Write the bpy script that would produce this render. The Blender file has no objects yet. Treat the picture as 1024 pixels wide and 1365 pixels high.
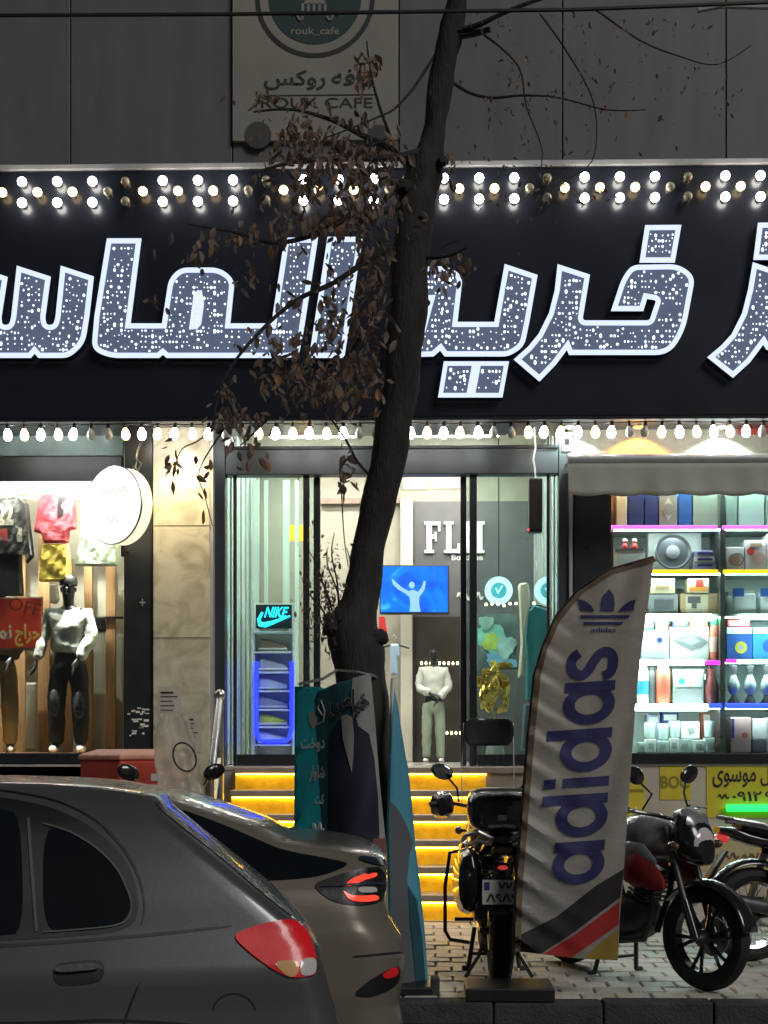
import bpy, bmesh, math, random
from mathutils import Vector, Matrix
from mathutils.bvhtree import BVHTree

SC = bpy.context.scene
COL = SC.collection
R = math.radians
rnd = random.Random(7)

# ------------------------------------------------------------------ camera
CAM_H, FOC, HOR, YAW = 1.55, 2050.0, 990.0, R(1.35)
cam_data = bpy.data.cameras.new('camera')
cam = bpy.data.objects.new('camera', cam_data)
COL.objects.link(cam)
SC.camera = cam
cam.location = (0, 0, CAM_H)
cam.rotation_euler = (R(90), 0, YAW)
cam_data.sensor_fit = 'VERTICAL'
cam_data.sensor_height = 36
cam_data.sensor_width = 27
cam_data.lens = FOC / 1365 * 36
cam_data.shift_y = (HOR - 682.5) / 1365
cam_data.clip_start = 0.05
cam_data.clip_end = 600

# ------------------------------------------------------------------ night sky, street light
world = bpy.data.worlds.new('World')
SC.world = world
world.use_nodes = True
wn = world.node_tree
wn.nodes.clear()
sky = wn.nodes.new('ShaderNodeTexSky')
sky.sky_type = 'NISHITA'
sky.sun_disc = False
sky.sun_elevation = R(37)
sky.sun_rotation = R(141)
bg = wn.nodes.new('ShaderNodeBackground')
bg.inputs['Strength'].default_value = 0.0045
wo = wn.nodes.new('ShaderNodeOutputWorld')
wn.links.new(sky.outputs[0], bg.inputs[0])
wn.links.new(bg.outputs[0], wo.inputs[0])

sun_data = bpy.data.lights.new('street_glow', 'SUN')
sun_data.energy = 0.85
sun_data.angle = R(25)
sun_data.color = (1.0, 0.97, 0.93)
sun = bpy.data.objects.new('street_glow', sun_data)
COL.objects.link(sun)
sun.location = (-4, -6, 9)
sun.rotation_euler = Vector((-0.50, 0.62, -0.60)).to_track_quat('-Z', 'Y').to_euler()

SC.view_settings.view_transform = 'Standard'
SC.view_settings.look = 'None'
SC.view_settings.exposure = 0.62
SC.view_settings.gamma = 1.0
SC.render.engine = 'CYCLES'
SC.cycles.use_denoising = True
SC.cycles.max_bounces = 8
SC.cycles.transparent_max_bounces = 16
SC.cycles.sample_clamp_indirect = 4.0
SC.cycles.caustics_reflective = False
SC.cycles.caustics_refractive = False

# ------------------------------------------------------------------ measuring the place
FW = Vector((-math.sin(YAW), math.cos(YAW), 0))
RT = Vector((math.cos(YAW), math.sin(YAW), 0))
def W(u, v, Y):
    """the point of the vertical plane y = Y that the photograph shows at (u, v)"""
    d = FW * FOC + RT * (u - 512) + Vector((0, 0, HOR - v))
    p = d * (Y / d.y)
    return Vector((p.x, Y, p.z + CAM_H))
def X(u, Y): return W(u, HOR, Y).x
def Z(v, Y, u=512): return W(u, v, Y).z
def G(u, v, zg):
    """the point of the horizontal plane z = zg that the photograph shows at (u, v)"""
    d = FW * FOC + RT * (u - 512) + Vector((0, 0, HOR - v))
    t = (zg - CAM_H) / d.z
    return Vector((d.x * t, d.y * t, zg))

# ------------------------------------------------------------------ materials
MATS = {}
def mat(name, col=(.5, .5, .5), rough=.6, metal=0., emit=None, es=0., var=.12, scale=6., bump=0., bscale=60.,
        coat=0., trans=0., alpha=1., sample=True, spec=.5, stretch=None):
    if name in MATS: return MATS[name]
    m = bpy.data.materials.new(name)
    m.use_nodes = True
    nt = m.node_tree
    b = nt.nodes['Principled BSDF']
    b.inputs['Roughness'].default_value = rough
    b.inputs['Metallic'].default_value = metal
    b.inputs['Specular IOR Level'].default_value = spec
    b.inputs['Coat Weight'].default_value = coat
    b.inputs['Coat Roughness'].default_value = .06
    tc = nt.nodes.new('ShaderNodeTexCoord')
    src = tc.outputs['Object']
    if stretch:
        mp = nt.nodes.new('ShaderNodeMapping')
        mp.inputs['Scale'].default_value = stretch
        nt.links.new(src, mp.inputs[0]); src = mp.outputs[0]
    if var > 0:
        no = nt.nodes.new('ShaderNodeTexNoise')
        no.inputs['Scale'].default_value = scale
        no.inputs['Detail'].default_value = 6
        nt.links.new(src, no.inputs['Vector'])
        cr = nt.nodes.new('ShaderNodeValToRGB')
        cr.color_ramp.elements[0].position = .3
        cr.color_ramp.elements[1].position = .7
        lo = [max(0, c * (1 - var)) for c in col]; hi = [min(1, c * (1 + var)) for c in col]
        cr.color_ramp.elements[0].color = (*lo, 1)
        cr.color_ramp.elements[1].color = (*hi, 1)
        nt.links.new(no.outputs['Fac'], cr.inputs[0])
        nt.links.new(cr.outputs[0], b.inputs['Base Color'])
        mr = nt.nodes.new('ShaderNodeMapRange')
        mr.inputs['To Min'].default_value = max(.02, rough - .08)
        mr.inputs['To Max'].default_value = min(1, rough + .08)
        nt.links.new(no.outputs['Fac'], mr.inputs[0])
        nt.links.new(mr.outputs[0], b.inputs['Roughness'])
    else:
        b.inputs['Base Color'].default_value = (*col, 1)
    if bump > 0:
        n2 = nt.nodes.new('ShaderNodeTexNoise')
        n2.inputs['Scale'].default_value = bscale
        n2.inputs['Detail'].default_value = 5
        nt.links.new(src, n2.inputs['Vector'])
        bp = nt.nodes.new('ShaderNodeBump')
        bp.inputs['Strength'].default_value = bump
        bp.inputs['Distance'].default_value = .02
        nt.links.new(n2.outputs['Fac'], bp.inputs['Height'])
        nt.links.new(bp.outputs[0], b.inputs['Normal'])
    if emit:
        b.inputs['Emission Color'].default_value = (*emit, 1)
        b.inputs['Emission Strength'].default_value = es
        if not sample: m.cycles.emission_sampling = 'NONE'
    if trans: b.inputs['Transmission Weight'].default_value = trans
    if alpha < 1: b.inputs['Alpha'].default_value = alpha
    MATS[name] = m
    return m

def glow(name, col, s, sample=True):
    return mat(name, tuple(c * .6 for c in col), .5, 0, col, s, var=0, sample=sample)

def pane_mat(name, tint=(.93, .97, .96), refl=1.0, rough=.02, frost=0.0):
    """thin glass: clear straight through, mirror-like at grazing angles"""
    if name in MATS: return MATS[name]
    m = bpy.data.materials.new(name); m.use_nodes = True
    nt = m.node_tree; nt.nodes.clear()
    o = nt.nodes.new('ShaderNodeOutputMaterial')
    t = nt.nodes.new('ShaderNodeBsdfTransparent'); t.inputs[0].default_value = (*tint, 1)
    g = nt.nodes.new('ShaderNodeBsdfGlossy'); g.inputs['Roughness'].default_value = rough
    fr = nt.nodes.new('ShaderNodeFresnel'); fr.inputs[0].default_value = 1.5
    mu = nt.nodes.new('ShaderNodeMath'); mu.operation = 'MULTIPLY_ADD'
    mu.inputs[1].default_value = refl; mu.inputs[2].default_value = frost
    no = nt.nodes.new('ShaderNodeTexNoise'); no.inputs['Scale'].default_value = 1.3
    bp = nt.nodes.new('ShaderNodeBump'); bp.inputs['Strength'].default_value = .03
    nt.links.new(no.outputs[0], bp.inputs['Height']); nt.links.new(bp.outputs[0], g.inputs['Normal'])
    mx = nt.nodes.new('ShaderNodeMixShader')
    nt.links.new(fr.outputs[0], mu.inputs[0]); nt.links.new(mu.outputs[0], mx.inputs[0])
    nt.links.new(t.outputs[0], mx.inputs[1]); nt.links.new(g.outputs[0], mx.inputs[2])
    nt.links.new(mx.outputs[0], o.inputs[0])
    MATS[name] = m
    return m

def cloth_mat(name, col, transl=.25, bump=.35, bscale=9., stretch=None, rough=.75, var=.08):
    """woven fabric that lets some light through from behind"""
    if name in MATS: return MATS[name]
    m = mat(name, col, rough, 0, var=var, scale=4, bump=bump, bscale=bscale, stretch=stretch)
    nt = m.node_tree
    b = nt.nodes['Principled BSDF']; o = nt.nodes['Material Output']
    tr = nt.nodes.new('ShaderNodeBsdfTranslucent'); tr.inputs[0].default_value = (*col, 1)
    mx = nt.nodes.new('ShaderNodeMixShader'); mx.inputs[0].default_value = transl
    nt.links.new(b.outputs[0], mx.inputs[1]); nt.links.new(tr.outputs[0], mx.inputs[2])
    nt.links.new(mx.outputs[0], o.inputs[0])
    return m

def marble_mat(name, a, bcol, scale=2.2):
    if name in MATS: return MATS[name]
    m = mat(name, a, .35, 0, var=0)
    nt = m.node_tree; b = nt.nodes['Principled BSDF']
    tc = nt.nodes.new('ShaderNodeTexCoord')
    no = nt.nodes.new('ShaderNodeTexNoise'); no.inputs['Scale'].default_value = scale
    no.inputs['Detail'].default_value = 9; no.inputs['Distortion'].default_value = 2.2
    cr = nt.nodes.new('ShaderNodeValToRGB')
    e = cr.color_ramp.elements
    e[0].position = .32; e[0].color = (*bcol, 1)
    e[1].position = .55; e[1].color = (*a, 1)
    x = e.new(.75); x.color = (*[min(1, c * 1.12) for c in a], 1)
    nt.links.new(tc.outputs['Object'], no.inputs[0]); nt.links.new(no.outputs[0], cr.inputs[0])
    nt.links.new(cr.outputs[0], b.inputs['Base Color'])
    return m

# ------------------------------------------------------------------ objects
WM = {}
def world_of(o): return WM[o.name]
def tag(o, label=None, cat=None, group=None, kind=None):
    if label: o['label'] = label
    if cat: o['category'] = cat
    if group: o['group'] = group
    if kind: o['kind'] = kind
    return o
def attach(o, parent, local=False):
    o.parent = parent
    if not local:
        o.matrix_parent_inverse = WM[parent.name].inverted()
        WM[o.name] = Matrix.Identity(4)
    else:
        WM[o.name] = WM[parent.name].copy()
def thing(name, label, cat, loc=(0, 0, 0), rotz=0, group=None):
    o = bpy.data.objects.new(name, None); COL.objects.link(o)
    o.empty_display_size = .2
    o.location = loc; o.rotation_euler = (0, 0, rotz)
    WM[o.name] = Matrix.Translation(Vector(loc)) @ Matrix.Rotation(rotz, 4, 'Z')
    return tag(o, label, cat, group)

def smooth_mesh(me, ang=40):
    me.polygons.foreach_set('use_smooth', [True] * len(me.polygons))
    me.set_sharp_from_angle(angle=R(ang))

class MB:
    def __init__(s): s.v = []; s.f = []
    def add(s, vs, fs):
        n = len(s.v); s.v += [tuple(p) for p in vs]; s.f += [tuple(i + n for i in f) for f in fs]; return s
    def box(s, x0, x1, y0, y1, z0, z1):
        x0, x1 = sorted((x0, x1)); y0, y1 = sorted((y0, y1)); z0, z1 = sorted((z0, z1))
        return s.add([(x, y, z) for z in (z0, z1) for y in (y0, y1) for x in (x0, x1)],
                     [(0, 2, 3, 1), (4, 5, 7, 6), (0, 1, 5, 4), (2, 6, 7, 3), (0, 4, 6, 2), (1, 3, 7, 5)])
    def pbox(s, u0, v0, u1, v1, Y, d):
        """a box whose front face is the pixel rectangle on the plane Y, d deep"""
        um = (u0 + u1) / 2
        return s.box(X(u0, Y), X(u1, Y), Y, Y + d, Z(v1, Y, um), Z(v0, Y, um))
    def prism(s, pts, y0, y1):
        """pts: outline in x, z; extruded from y0 to y1"""
        n = len(pts)
        s.add([(p[0], y0, p[1]) for p in pts] + [(p[0], y1, p[1]) for p in pts],
              [tuple(range(n)), tuple(range(2 * n - 1, n - 1, -1))] +
              [(i, i + n, (i + 1) % n + n, (i + 1) % n) for i in range(n)])
        return s
    def pprism(s, pix, Y, d):
        return s.prism([(W(u, v, Y).x, W(u, v, Y).z) for u, v in pix], Y, Y + d)
    def obox(s, c, size, M=None):
        h = [k / 2 for k in size]
        vs = [Vector((x, y, z)) for z in (-h[2], h[2]) for y in (-h[1], h[1]) for x in (-h[0], h[0])]
        if M is not None: vs = [M @ p for p in vs]
        return s.add([p + Vector(c) for p in vs],
                     [(0, 2, 3, 1), (4, 5, 7, 6), (0, 1, 5, 4), (2, 6, 7, 3), (0, 4, 6, 2), (1, 3, 7, 5)])
    def tube(s, path, r, n=8, cap=True, closed=False, flat=1.0):
        path = [Vector(p) for p in path]
        rs = r if isinstance(r, (list, tuple)) else [r] * len(path)
        base = len(s.v); ref = None
        for i, p in enumerate(path):
            if closed: t = path[(i + 1) % len(path)] - path[i - 1]
            else: t = path[min(i + 1, len(path) - 1)] - path[max(i - 1, 0)]
            if t.length < 1e-9: t = Vector((0, 0, 1))
            t.normalize()
            if ref is None:
                ref = Vector((0, 0, 1)) if abs(t.z) < .9 else Vector((0, 1, 0))
            a = ref - t * ref.dot(t)
            if a.length < 1e-6: a = t.orthogonal()
            a.normalize(); ref = a; b = t.cross(a)
            for k in range(n):
                q = 2 * math.pi * k / n
                s.v.append(tuple(p + (a * math.cos(q) + b * math.sin(q) * flat) * rs[i]))
        m = len(path)
        for i in range(m if closed else m - 1):
            j = (i + 1) % m
            for k in range(n):
                s.f.append((base + i * n + k, base + i * n + (k + 1) % n, base + j * n + (k + 1) % n, base + j * n + k))
        if cap and not closed:
            s.f.append(tuple(base + k for k in range(n - 1, -1, -1)))
            s.f.append(tuple(base + (m - 1) * n + k for k in range(n)))
        return s
    def lathe(s, prof, n=16, M=None, cap=True):
        """prof: (radius, height) pairs round the z axis"""
        base = len(s.v); M = M or Matrix.Identity(4)
        for r, h in prof:
            for k in range(n):
                q = 2 * math.pi * k / n
                s.v.append(tuple(M @ Vector((r * math.cos(q), r * math.sin(q), h))))
        for i in range(len(prof) - 1):
            for k in range(n):
                a, b = base + i * n, base + (i + 1) * n
                s.f.append((a + k, a + (k + 1) % n, b + (k + 1) % n, b + k))
        if not cap: return s
        if prof[0][0] > 1e-5: s.f.append(tuple(base + k for k in range(n - 1, -1, -1)))
        if prof[-1][0] > 1e-5: s.f.append(tuple(base + (len(prof) - 1) * n + k for k in range(n)))
        return s
    def ball(s, c, r, nu=10, nv=7, M=None):
        rx, ry, rz = r if isinstance(r, (tuple, list)) else (r, r, r)
        base = len(s.v); c = Vector(c)
        for j in range(nv + 1):
            th = math.pi * j / nv
            for k in range(nu):
                q = 2 * math.pi * k / nu
                p = Vector((rx * math.sin(th) * math.cos(q), ry * math.sin(th) * math.sin(q), rz * math.cos(th)))
                if M is not None: p = M @ p
                s.v.append(tuple(p + c))
        for j in range(nv):
            for k in range(nu):
                a, b = base + j * nu, base + (j + 1) * nu
                s.f.append((a + k, b + k, b + (k + 1) % nu, a + (k + 1) % nu))
        return s
    def grid(s, fn, nu, nv, closed_u=False):
        base = len(s.v)
        for j in range(nv + 1):
            for i in range(nu + (0 if closed_u else 1)):
                s.v.append(tuple(fn(i / nu, j / nv)))
        w = nu if closed_u else nu + 1
        for j in range(nv):
            for i in range(nu):
                a = base + j * w + i; b = base + j * w + (i + 1) % w
                s.f.append((a, b, b + w, a + w))
        return s
    def xf(s, M):
        s.v = [tuple(M @ Vector(p)) for p in s.v]; return s
    def mesh(s, name):
        me = bpy.data.meshes.new(name)
        me.from_pydata(s.v, [], s.f)
        bm = bmesh.new(); bm.from_mesh(me)
        bmesh.ops.remove_doubles(bm, verts=bm.verts, dist=1e-5)
        bmesh.ops.recalc_face_normals(bm, faces=bm.faces)
        bm.to_mesh(me); bm.free()
        return me
    def build(s, name, m, parent=None, smooth=False, bev=0, local=False, label=None, cat=None, group=None, kind=None,
              subs=0, solid=0):
        vs = [Vector(p) for p in s.v]
        org = Vector((0, 0, 0))
        if parent is None and vs:
            lo = [min(p[i] for p in vs) for i in range(3)]; hi = [max(p[i] for p in vs) for i in range(3)]
            org = Vector(((lo[0] + hi[0]) / 2, (lo[1] + hi[1]) / 2, lo[2]))
            s.v = [tuple(p - org) for p in vs]
        me = s.mesh(name)
        if smooth: smooth_mesh(me)
        me.materials.append(m)
        o = bpy.data.objects.new(name, me); COL.objects.link(o)
        if parent is None:
            o.location = org; WM[o.name] = Matrix.Translation(org)
        else: attach(o, parent, local)
        if solid:
            md = o.modifiers.new('solid', 'SOLIDIFY'); md.thickness = solid; md.offset = 0
        if bev:
            md = o.modifiers.new('bevel', 'BEVEL'); md.width = bev; md.segments = 2
            md.limit_method = 'ANGLE'; md.angle_limit = R(35); md.harden_normals = False
        if subs:
            md = o.modifiers.new('subsurf', 'SUBSURF'); md.levels = subs; md.render_levels = subs
        tag(o, label, cat, group, kind)
        return o

def chaikin(pts, n=2):
    for _ in range(n):
        out = []
        for i in range(len(pts)):
            a, b = pts[i], pts[(i + 1) % len(pts)]
            out += [(a[0] * .78 + b[0] * .22, a[1] * .78 + b[1] * .22), (a[0] * .22 + b[0] * .78, a[1] * .22 + b[1] * .78)]
        pts = out
    return pts
def fine(pts2, fn, step, holes=None):
    """fill an outline given in picture units, cut it finely and lay it on the surface fn(u, v)"""
    bm = bmesh.new()
    vs = [bm.verts.new((p[0], p[1], 0)) for p in pts2]
    bm.faces.new(vs)
    return fine_bm(bm, fn, step)
def fine_bm(bm, fn, step):
    bmesh.ops.triangulate(bm, faces=bm.faces)
    for _ in range(8):
        es = [e for e in bm.edges if e.calc_length() > step]
        if not es or len(bm.faces) > 12000: break
        bmesh.ops.subdivide_edges(bm, edges=es, cuts=1)
        bmesh.ops.triangulate(bm, faces=[f for f in bm.faces if len(f.verts) > 3])
    bm.verts.ensure_lookup_table(); bm.verts.index_update()
    mb = MB()
    mb.v = [tuple(fn(v.co.x, v.co.y)) for v in bm.verts]
    mb.f = [tuple(v.index for v in f.verts) for f in bm.faces]
    bm.free()
    return mb

# ---- writing
_J = {'ا': (0xFE8D, 0xFE8E, 0, 0), 'ب': (0xFE8F, 0xFE90, 0xFE91, 0xFE92), 'ت': (0xFE95, 0xFE96, 0xFE97, 0xFE98),
      'ج': (0xFE9D, 0xFE9E, 0xFE9F, 0xFEA0), 'ح': (0xFEA1, 0xFEA2, 0xFEA3, 0xFEA4), 'خ': (0xFEA5, 0xFEA6, 0xFEA7, 0xFEA8),
      'د': (0xFEA9, 0xFEAA, 0, 0), 'ر': (0xFEAD, 0xFEAE, 0, 0), 'ز': (0xFEAF, 0xFEB0, 0, 0),
      'س': (0xFEB1, 0xFEB2, 0xFEB3, 0xFEB4), 'ش': (0xFEB5, 0xFEB6, 0xFEB7, 0xFEB8), 'ط': (0xFEC1, 0xFEC2, 0xFEC3, 0xFEC4),
      'ف': (0xFED1, 0xFED2, 0xFED3, 0xFED4), 'ک': (0xFB8E, 0xFB8F, 0xFB90, 0xFB91), 'گ': (0xFB92, 0xFB93, 0xFB94, 0xFB95), 'ل': (0xFEDD, 0xFEDE, 0xFEDF, 0xFEE0),
      'م': (0xFEE1, 0xFEE2, 0xFEE3, 0xFEE4), 'ن': (0xFEE5, 0xFEE6, 0xFEE7, 0xFEE8), 'ه': (0xFEE9, 0xFEEA, 0xFEEB, 0xFEEC),
      'و': (0xFEED, 0xFEEE, 0, 0), 'ی': (0xFBFC, 0xFBFD, 0xFBFE, 0xFBFF)}
def persian(s):
    out = []
    for i, c in enumerate(s):
        if c not in _J: out.append(c); continue
        p = i > 0 and s[i - 1] in _J and _J[s[i - 1]][2] != 0
        n = i < len(s) - 1 and s[i + 1] in _J and _J[c][2] != 0
        out.append(chr(_J[c][3 if p and n else 1 if p else 2 if n else 0]))
    return ''.join(reversed(out))
def text_bm(s, bold=0.0):
    c = bpy.data.curves.new('lettering', 'FONT')
    c.body = persian(s) if any(k in _J for k in s) else s
    c.offset = bold; c.resolution_u = 3
    o = bpy.data.objects.new('lettering', c); COL.objects.link(o)
    dg = bpy.context.evaluated_depsgraph_get()
    me = bpy.data.meshes.new_from_object(o.evaluated_get(dg), depsgraph=dg)
    bm = bmesh.new(); bm.from_mesh(me)
    bpy.data.objects.remove(o); bpy.data.curves.remove(c); bpy.data.meshes.remove(me)
    bmesh.ops.remove_doubles(bm, verts=bm.verts, dist=1e-5)
    return bm
def lettering(s, box, fn, m, parent, bold=0.0, turn=0, step=1e9, name='lettering', slant=0):
    """write s inside the box (u0, v0, u1, v1) of the surface fn; turn in degrees about the box centre"""
    bm = text_bm(s, bold)
    if not bm.verts: bm.free(); return None
    xs = [v.co.x for v in bm.verts]; ys = [v.co.y for v in bm.verts]
    x0, x1, y0, y1 = min(xs), max(xs), min(ys), max(ys)
    u0, v0, u1, v1 = box
    for v in bm.verts:
        a = u0 + (v.co.x - x0) / (x1 - x0) * (u1 - u0); b = v1 - (v.co.y - y0) / (y1 - y0) * (v1 - v0)
        a += (v1 - b) * slant
        if turn:
            cu, cv = (u0 + u1) / 2, (v0 + v1) / 2; q = R(turn)
            a, b = cu + (a - cu) * math.cos(q) - (b - cv) * math.sin(q), cv + (a - cu) * math.sin(q) + (b - cv) * math.cos(q)
        v.co = (a, b, 0)
    return fine_bm(bm, fn, step).build(name, m, parent)
def squiggle(box, fn, m, parent, waves=4, r=.006, name='lettering'):
    u0, v0, u1, v1 = box; n = waves * 6; a = (v1 - v0) / 2
    MB().tube([fn(u1 + (u0 - u1) * i / n, (v0 + v1) / 2 + a * math.sin(i * 1.05) * (.4 + .6 * abs(math.sin(i * .37)))) for i in range(n + 1)], r, 5).build(name, m, parent)
def on(Y, off=.004): return lambda u, v: W(u, v, Y - off)

def copy_tree(o, parent=None, M=None):
    c = o.copy(); COL.objects.link(c)
    if parent is not None: c.parent = parent
    WM[c.name] = WM[o.name].copy()
    for ch in o.children: copy_tree(ch, c)
    return c
# ================================================================== the setting
PAVE = 0.13                      # pavement above the road
KERB_Y = 8.42
DOOR_Y = 14.3
FLOOR = 1.33

M_asphalt = mat('asphalt', (.045, .045, .048), .75, var=.25, scale=14, bump=.5, bscale=180)
M_paver = [mat('paver_a', (.46, .43, .38), .55, var=.2, scale=9, bump=.3, bscale=90),
           mat('paver_b', (.38, .355, .32), .5, var=.2, scale=9, bump=.3, bscale=90),
           mat('paver_c', (.52, .485, .43), .6, var=.2, scale=9, bump=.3, bscale=90)]
M_joint = mat('paving_joint', (.10, .095, .09), .85, var=.2, scale=20, bump=.4, bscale=120)
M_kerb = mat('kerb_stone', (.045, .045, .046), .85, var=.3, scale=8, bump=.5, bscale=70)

road = MB().box(-150, 150, -120, 160, -.3, 0).build('road', M_asphalt, kind='structure')
# brick-like field for the paving too far off or hidden to lay stone by stone
M_pavefield = mat('paving_field', (.26, .245, .22), .55, var=0)
def _pf():
    nt = M_pavefield.node_tree; b = nt.nodes['Principled BSDF']
    tc = nt.nodes.new('ShaderNodeTexCoord'); br = nt.nodes.new('ShaderNodeTexBrick')
    br.inputs['Scale'].default_value = 1.0
    br.inputs['Brick Width'].default_value = .2; br.inputs['Row Height'].default_value = .2
    br.inputs['Mortar Size'].default_value = .006
    br.inputs['Color1'].default_value = (.44, .41, .37, 1); br.inputs['Color2'].default_value = (.36, .335, .30, 1)
    br.inputs['Mortar'].default_value = (.09, .085, .08, 1)
    nt.links.new(tc.outputs['Object'], br.inputs[0]); nt.links.new(br.outputs[0], b.inputs['Base Color'])
    bp = nt.nodes.new('ShaderNodeBump'); bp.inputs['Strength'].default_value = .5; bp.inputs['Distance'].default_value = .01
    nt.links.new(br.outputs['Fac'], bp.inputs['Height']); bp.invert = True
    nt.links.new(bp.outputs[0], b.inputs['Normal'])
_pf()
pavement = MB().box(-60, 60, KERB_Y + .16, 60, .004, PAVE - .022).build('pavement', M_joint, kind='structure')
PX0, PX1, PY1 = -0.1, 2.7, 12.25
MB().box(-60, PX0 - .005, KERB_Y + .165, 14.0, PAVE - .021, PAVE).build('paving_field', M_pavefield, pavement)
MB().box(PX1 + .005, 60, KERB_Y + .165, 14.0, PAVE - .021, PAVE).build('paving_field', M_pavefield, pavement)
MB().box(PX0, PX1, PY1 + .005, 14.0, PAVE - .021, PAVE).build('paving_field', M_pavefield, pavement)
# paving stones laid one by one where the photograph lets you pick them apart
stone_me = []
for k in range(3):
    mb = MB().box(-.095, .095, -.095, .095, -.021, 0)
    me = mb.mesh('paving_stone'); bm = bmesh.new(); bm.from_mesh(me)
    top = [e for e in bm.edges if all(v.co.z > -.001 for v in e.verts)]
    bmesh.ops.bevel(bm, geom=top, offset=.008, segments=1, affect='EDGES')
    bm.to_mesh(me); bm.free(); me.materials.append(M_paver[k]); stone_me.append(me)
r_ = 0; y = KERB_Y + .165 + .1
while y < PY1 - .05:
    x = PX0 + (.05 if r_ % 2 else .1)
    while x < PX1 - .02:
        o = bpy.data.objects.new('paving_stone', rnd.choice(stone_me)); COL.objects.link(o)
        o.parent = pavement; o.matrix_parent_inverse = WM[pavement.name].inverted()
        o.location = (x, y, PAVE + rnd.uniform(-.005, .003))
        o.rotation_euler = (rnd.uniform(-.015, .015), rnd.uniform(-.015, .015), rnd.uniform(-.02, .02))
        half = r_ % 2 and (x < PX0 + .06 or x > PX1 - .06)
        if half: o.scale = (.48, 1, 1)
        x += .15 if r_ % 2 and (x < PX0 + .06 or x > PX1 - .16) else .2
    y += .2; r_ += 1
# kerb, stone by stone
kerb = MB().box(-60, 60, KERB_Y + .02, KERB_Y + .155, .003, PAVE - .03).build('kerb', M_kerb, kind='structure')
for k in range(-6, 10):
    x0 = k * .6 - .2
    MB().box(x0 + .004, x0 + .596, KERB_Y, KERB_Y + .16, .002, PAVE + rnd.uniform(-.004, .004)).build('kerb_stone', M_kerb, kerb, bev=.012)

# ================================================================== the building front
M_panel = mat('composite_panel', (.135, .135, .142), .45, .1, var=.09, scale=2.2, stretch=(2.2, 2.2, .5), bump=.05, bscale=2)
M_panel2 = mat('panel_back', (.02, .02, .022), .7)
M_trim = mat('pale_trim', (.45, .45, .46), .4, .3, var=.1)
M_signblack = mat('sign_black', (.012, .015, .024), .32, .0, var=.2, scale=1.2, coat=.2)
M_alu = mat('dark_aluminium', (.06, .072, .08), .42, .55, var=.1, scale=3)
M_alu2 = mat('black_aluminium', (.022, .025, .03), .4, .4, var=.1, scale=3)
M_cream = mat('cream_plaster', (.55, .52, .43), .7, var=.06, scale=2)
M_marble = marble_mat('yellow_marble', (.52, .50, .39), (.36, .33, .24), 3.2)
M_glass = pane_mat('clear_glass')
M_glass2 = pane_mat('greenish_glass', (.82, .93, .90))
M_dark = mat('dark_panel', (.018, .021, .026), .35, 0, var=.2)
M_white = mat('white_paint', (.75, .75, .73), .5, var=.05)
M_black = mat('black_plastic', (.012, .012, .013), .45, var=.15)
M_chrome = mat('chrome', (.75, .75, .75), .14, 1.0, var=.03)
M_steel = mat('brushed_steel', (.55, .55, .54), .3, 1.0, var=.05)
M_wood = mat('pine_slat', (.38, .22, .10), .6, var=.25, scale=3, stretch=(12, 12, 1), bump=.15, bscale=40)
M_grey = mat('grey_paint', (.28, .29, .29), .55, var=.1)
M_brown = mat('brown_tile', (.20, .14, .10), .45, var=.2)

UP_Y = 14.25
SIGN_Y = 13.7
bld = thing('shopping_building', 'grey panel clad shop building with glazed entrance under a long black sign', 'building', (0, UP_Y, PAVE))
MB().box(-9, 9, UP_Y + .05, UP_Y + .25, Z(228, UP_Y), 10.5).build('wall', M_panel2, bld)
seams = [-420, -130, 94, 310, 532, 750, 968, 1190, 1420]
for a, b in zip(seams, seams[1:]):
    for v0, v1 in ((-420, -232), (-228, 217)):
        x0, x1 = X(a, UP_Y) + .006, X(b, UP_Y) - .006
        MB().box(x0, x1, UP_Y, UP_Y + .045, Z(v1, UP_Y), Z(v0, UP_Y)).build('cladding_panel', M_panel, bld, bev=.004)
# ledge between cladding and sign
zt = Z(224, SIGN_Y)
MB().box(-8.5, 8.5, SIGN_Y - .03, UP_Y + .04, zt + .003, zt + .05).build('ledge', M_trim, bld, bev=.006)

# --- long black sign box with the big lit letters
sign = thing('shop_sign', 'long black sign with huge lit white outlined letters above the entrance', 'sign', (0, SIGN_Y, Z(556, SIGN_Y)))
zb = Z(556, SIGN_Y)
MB().box(-8.4, 8.4, SIGN_Y, UP_Y + .3, zb, zt).build('sign_box', M_signblack, sign, bev=.01)
MB().box(-8.4, 8.4, SIGN_Y - .012, SIGN_Y + .02, zb - .03, zb - .002).build('lower_trim', M_alu2, sign)
M_border = glow('letter_edge_light', (.64, .74, 1.0), .70, sample=True)
M_face = mat('letter_face', (.09, .11, .16), .3, 0, (.20, .26, .42), .22, var=.25, scale=9, sample=False)
M_led = glow('letter_led', (.88, .93, 1.0), 1.2, sample=False)
M_can = mat('letter_can', (.02, .022, .03), .4)

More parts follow.
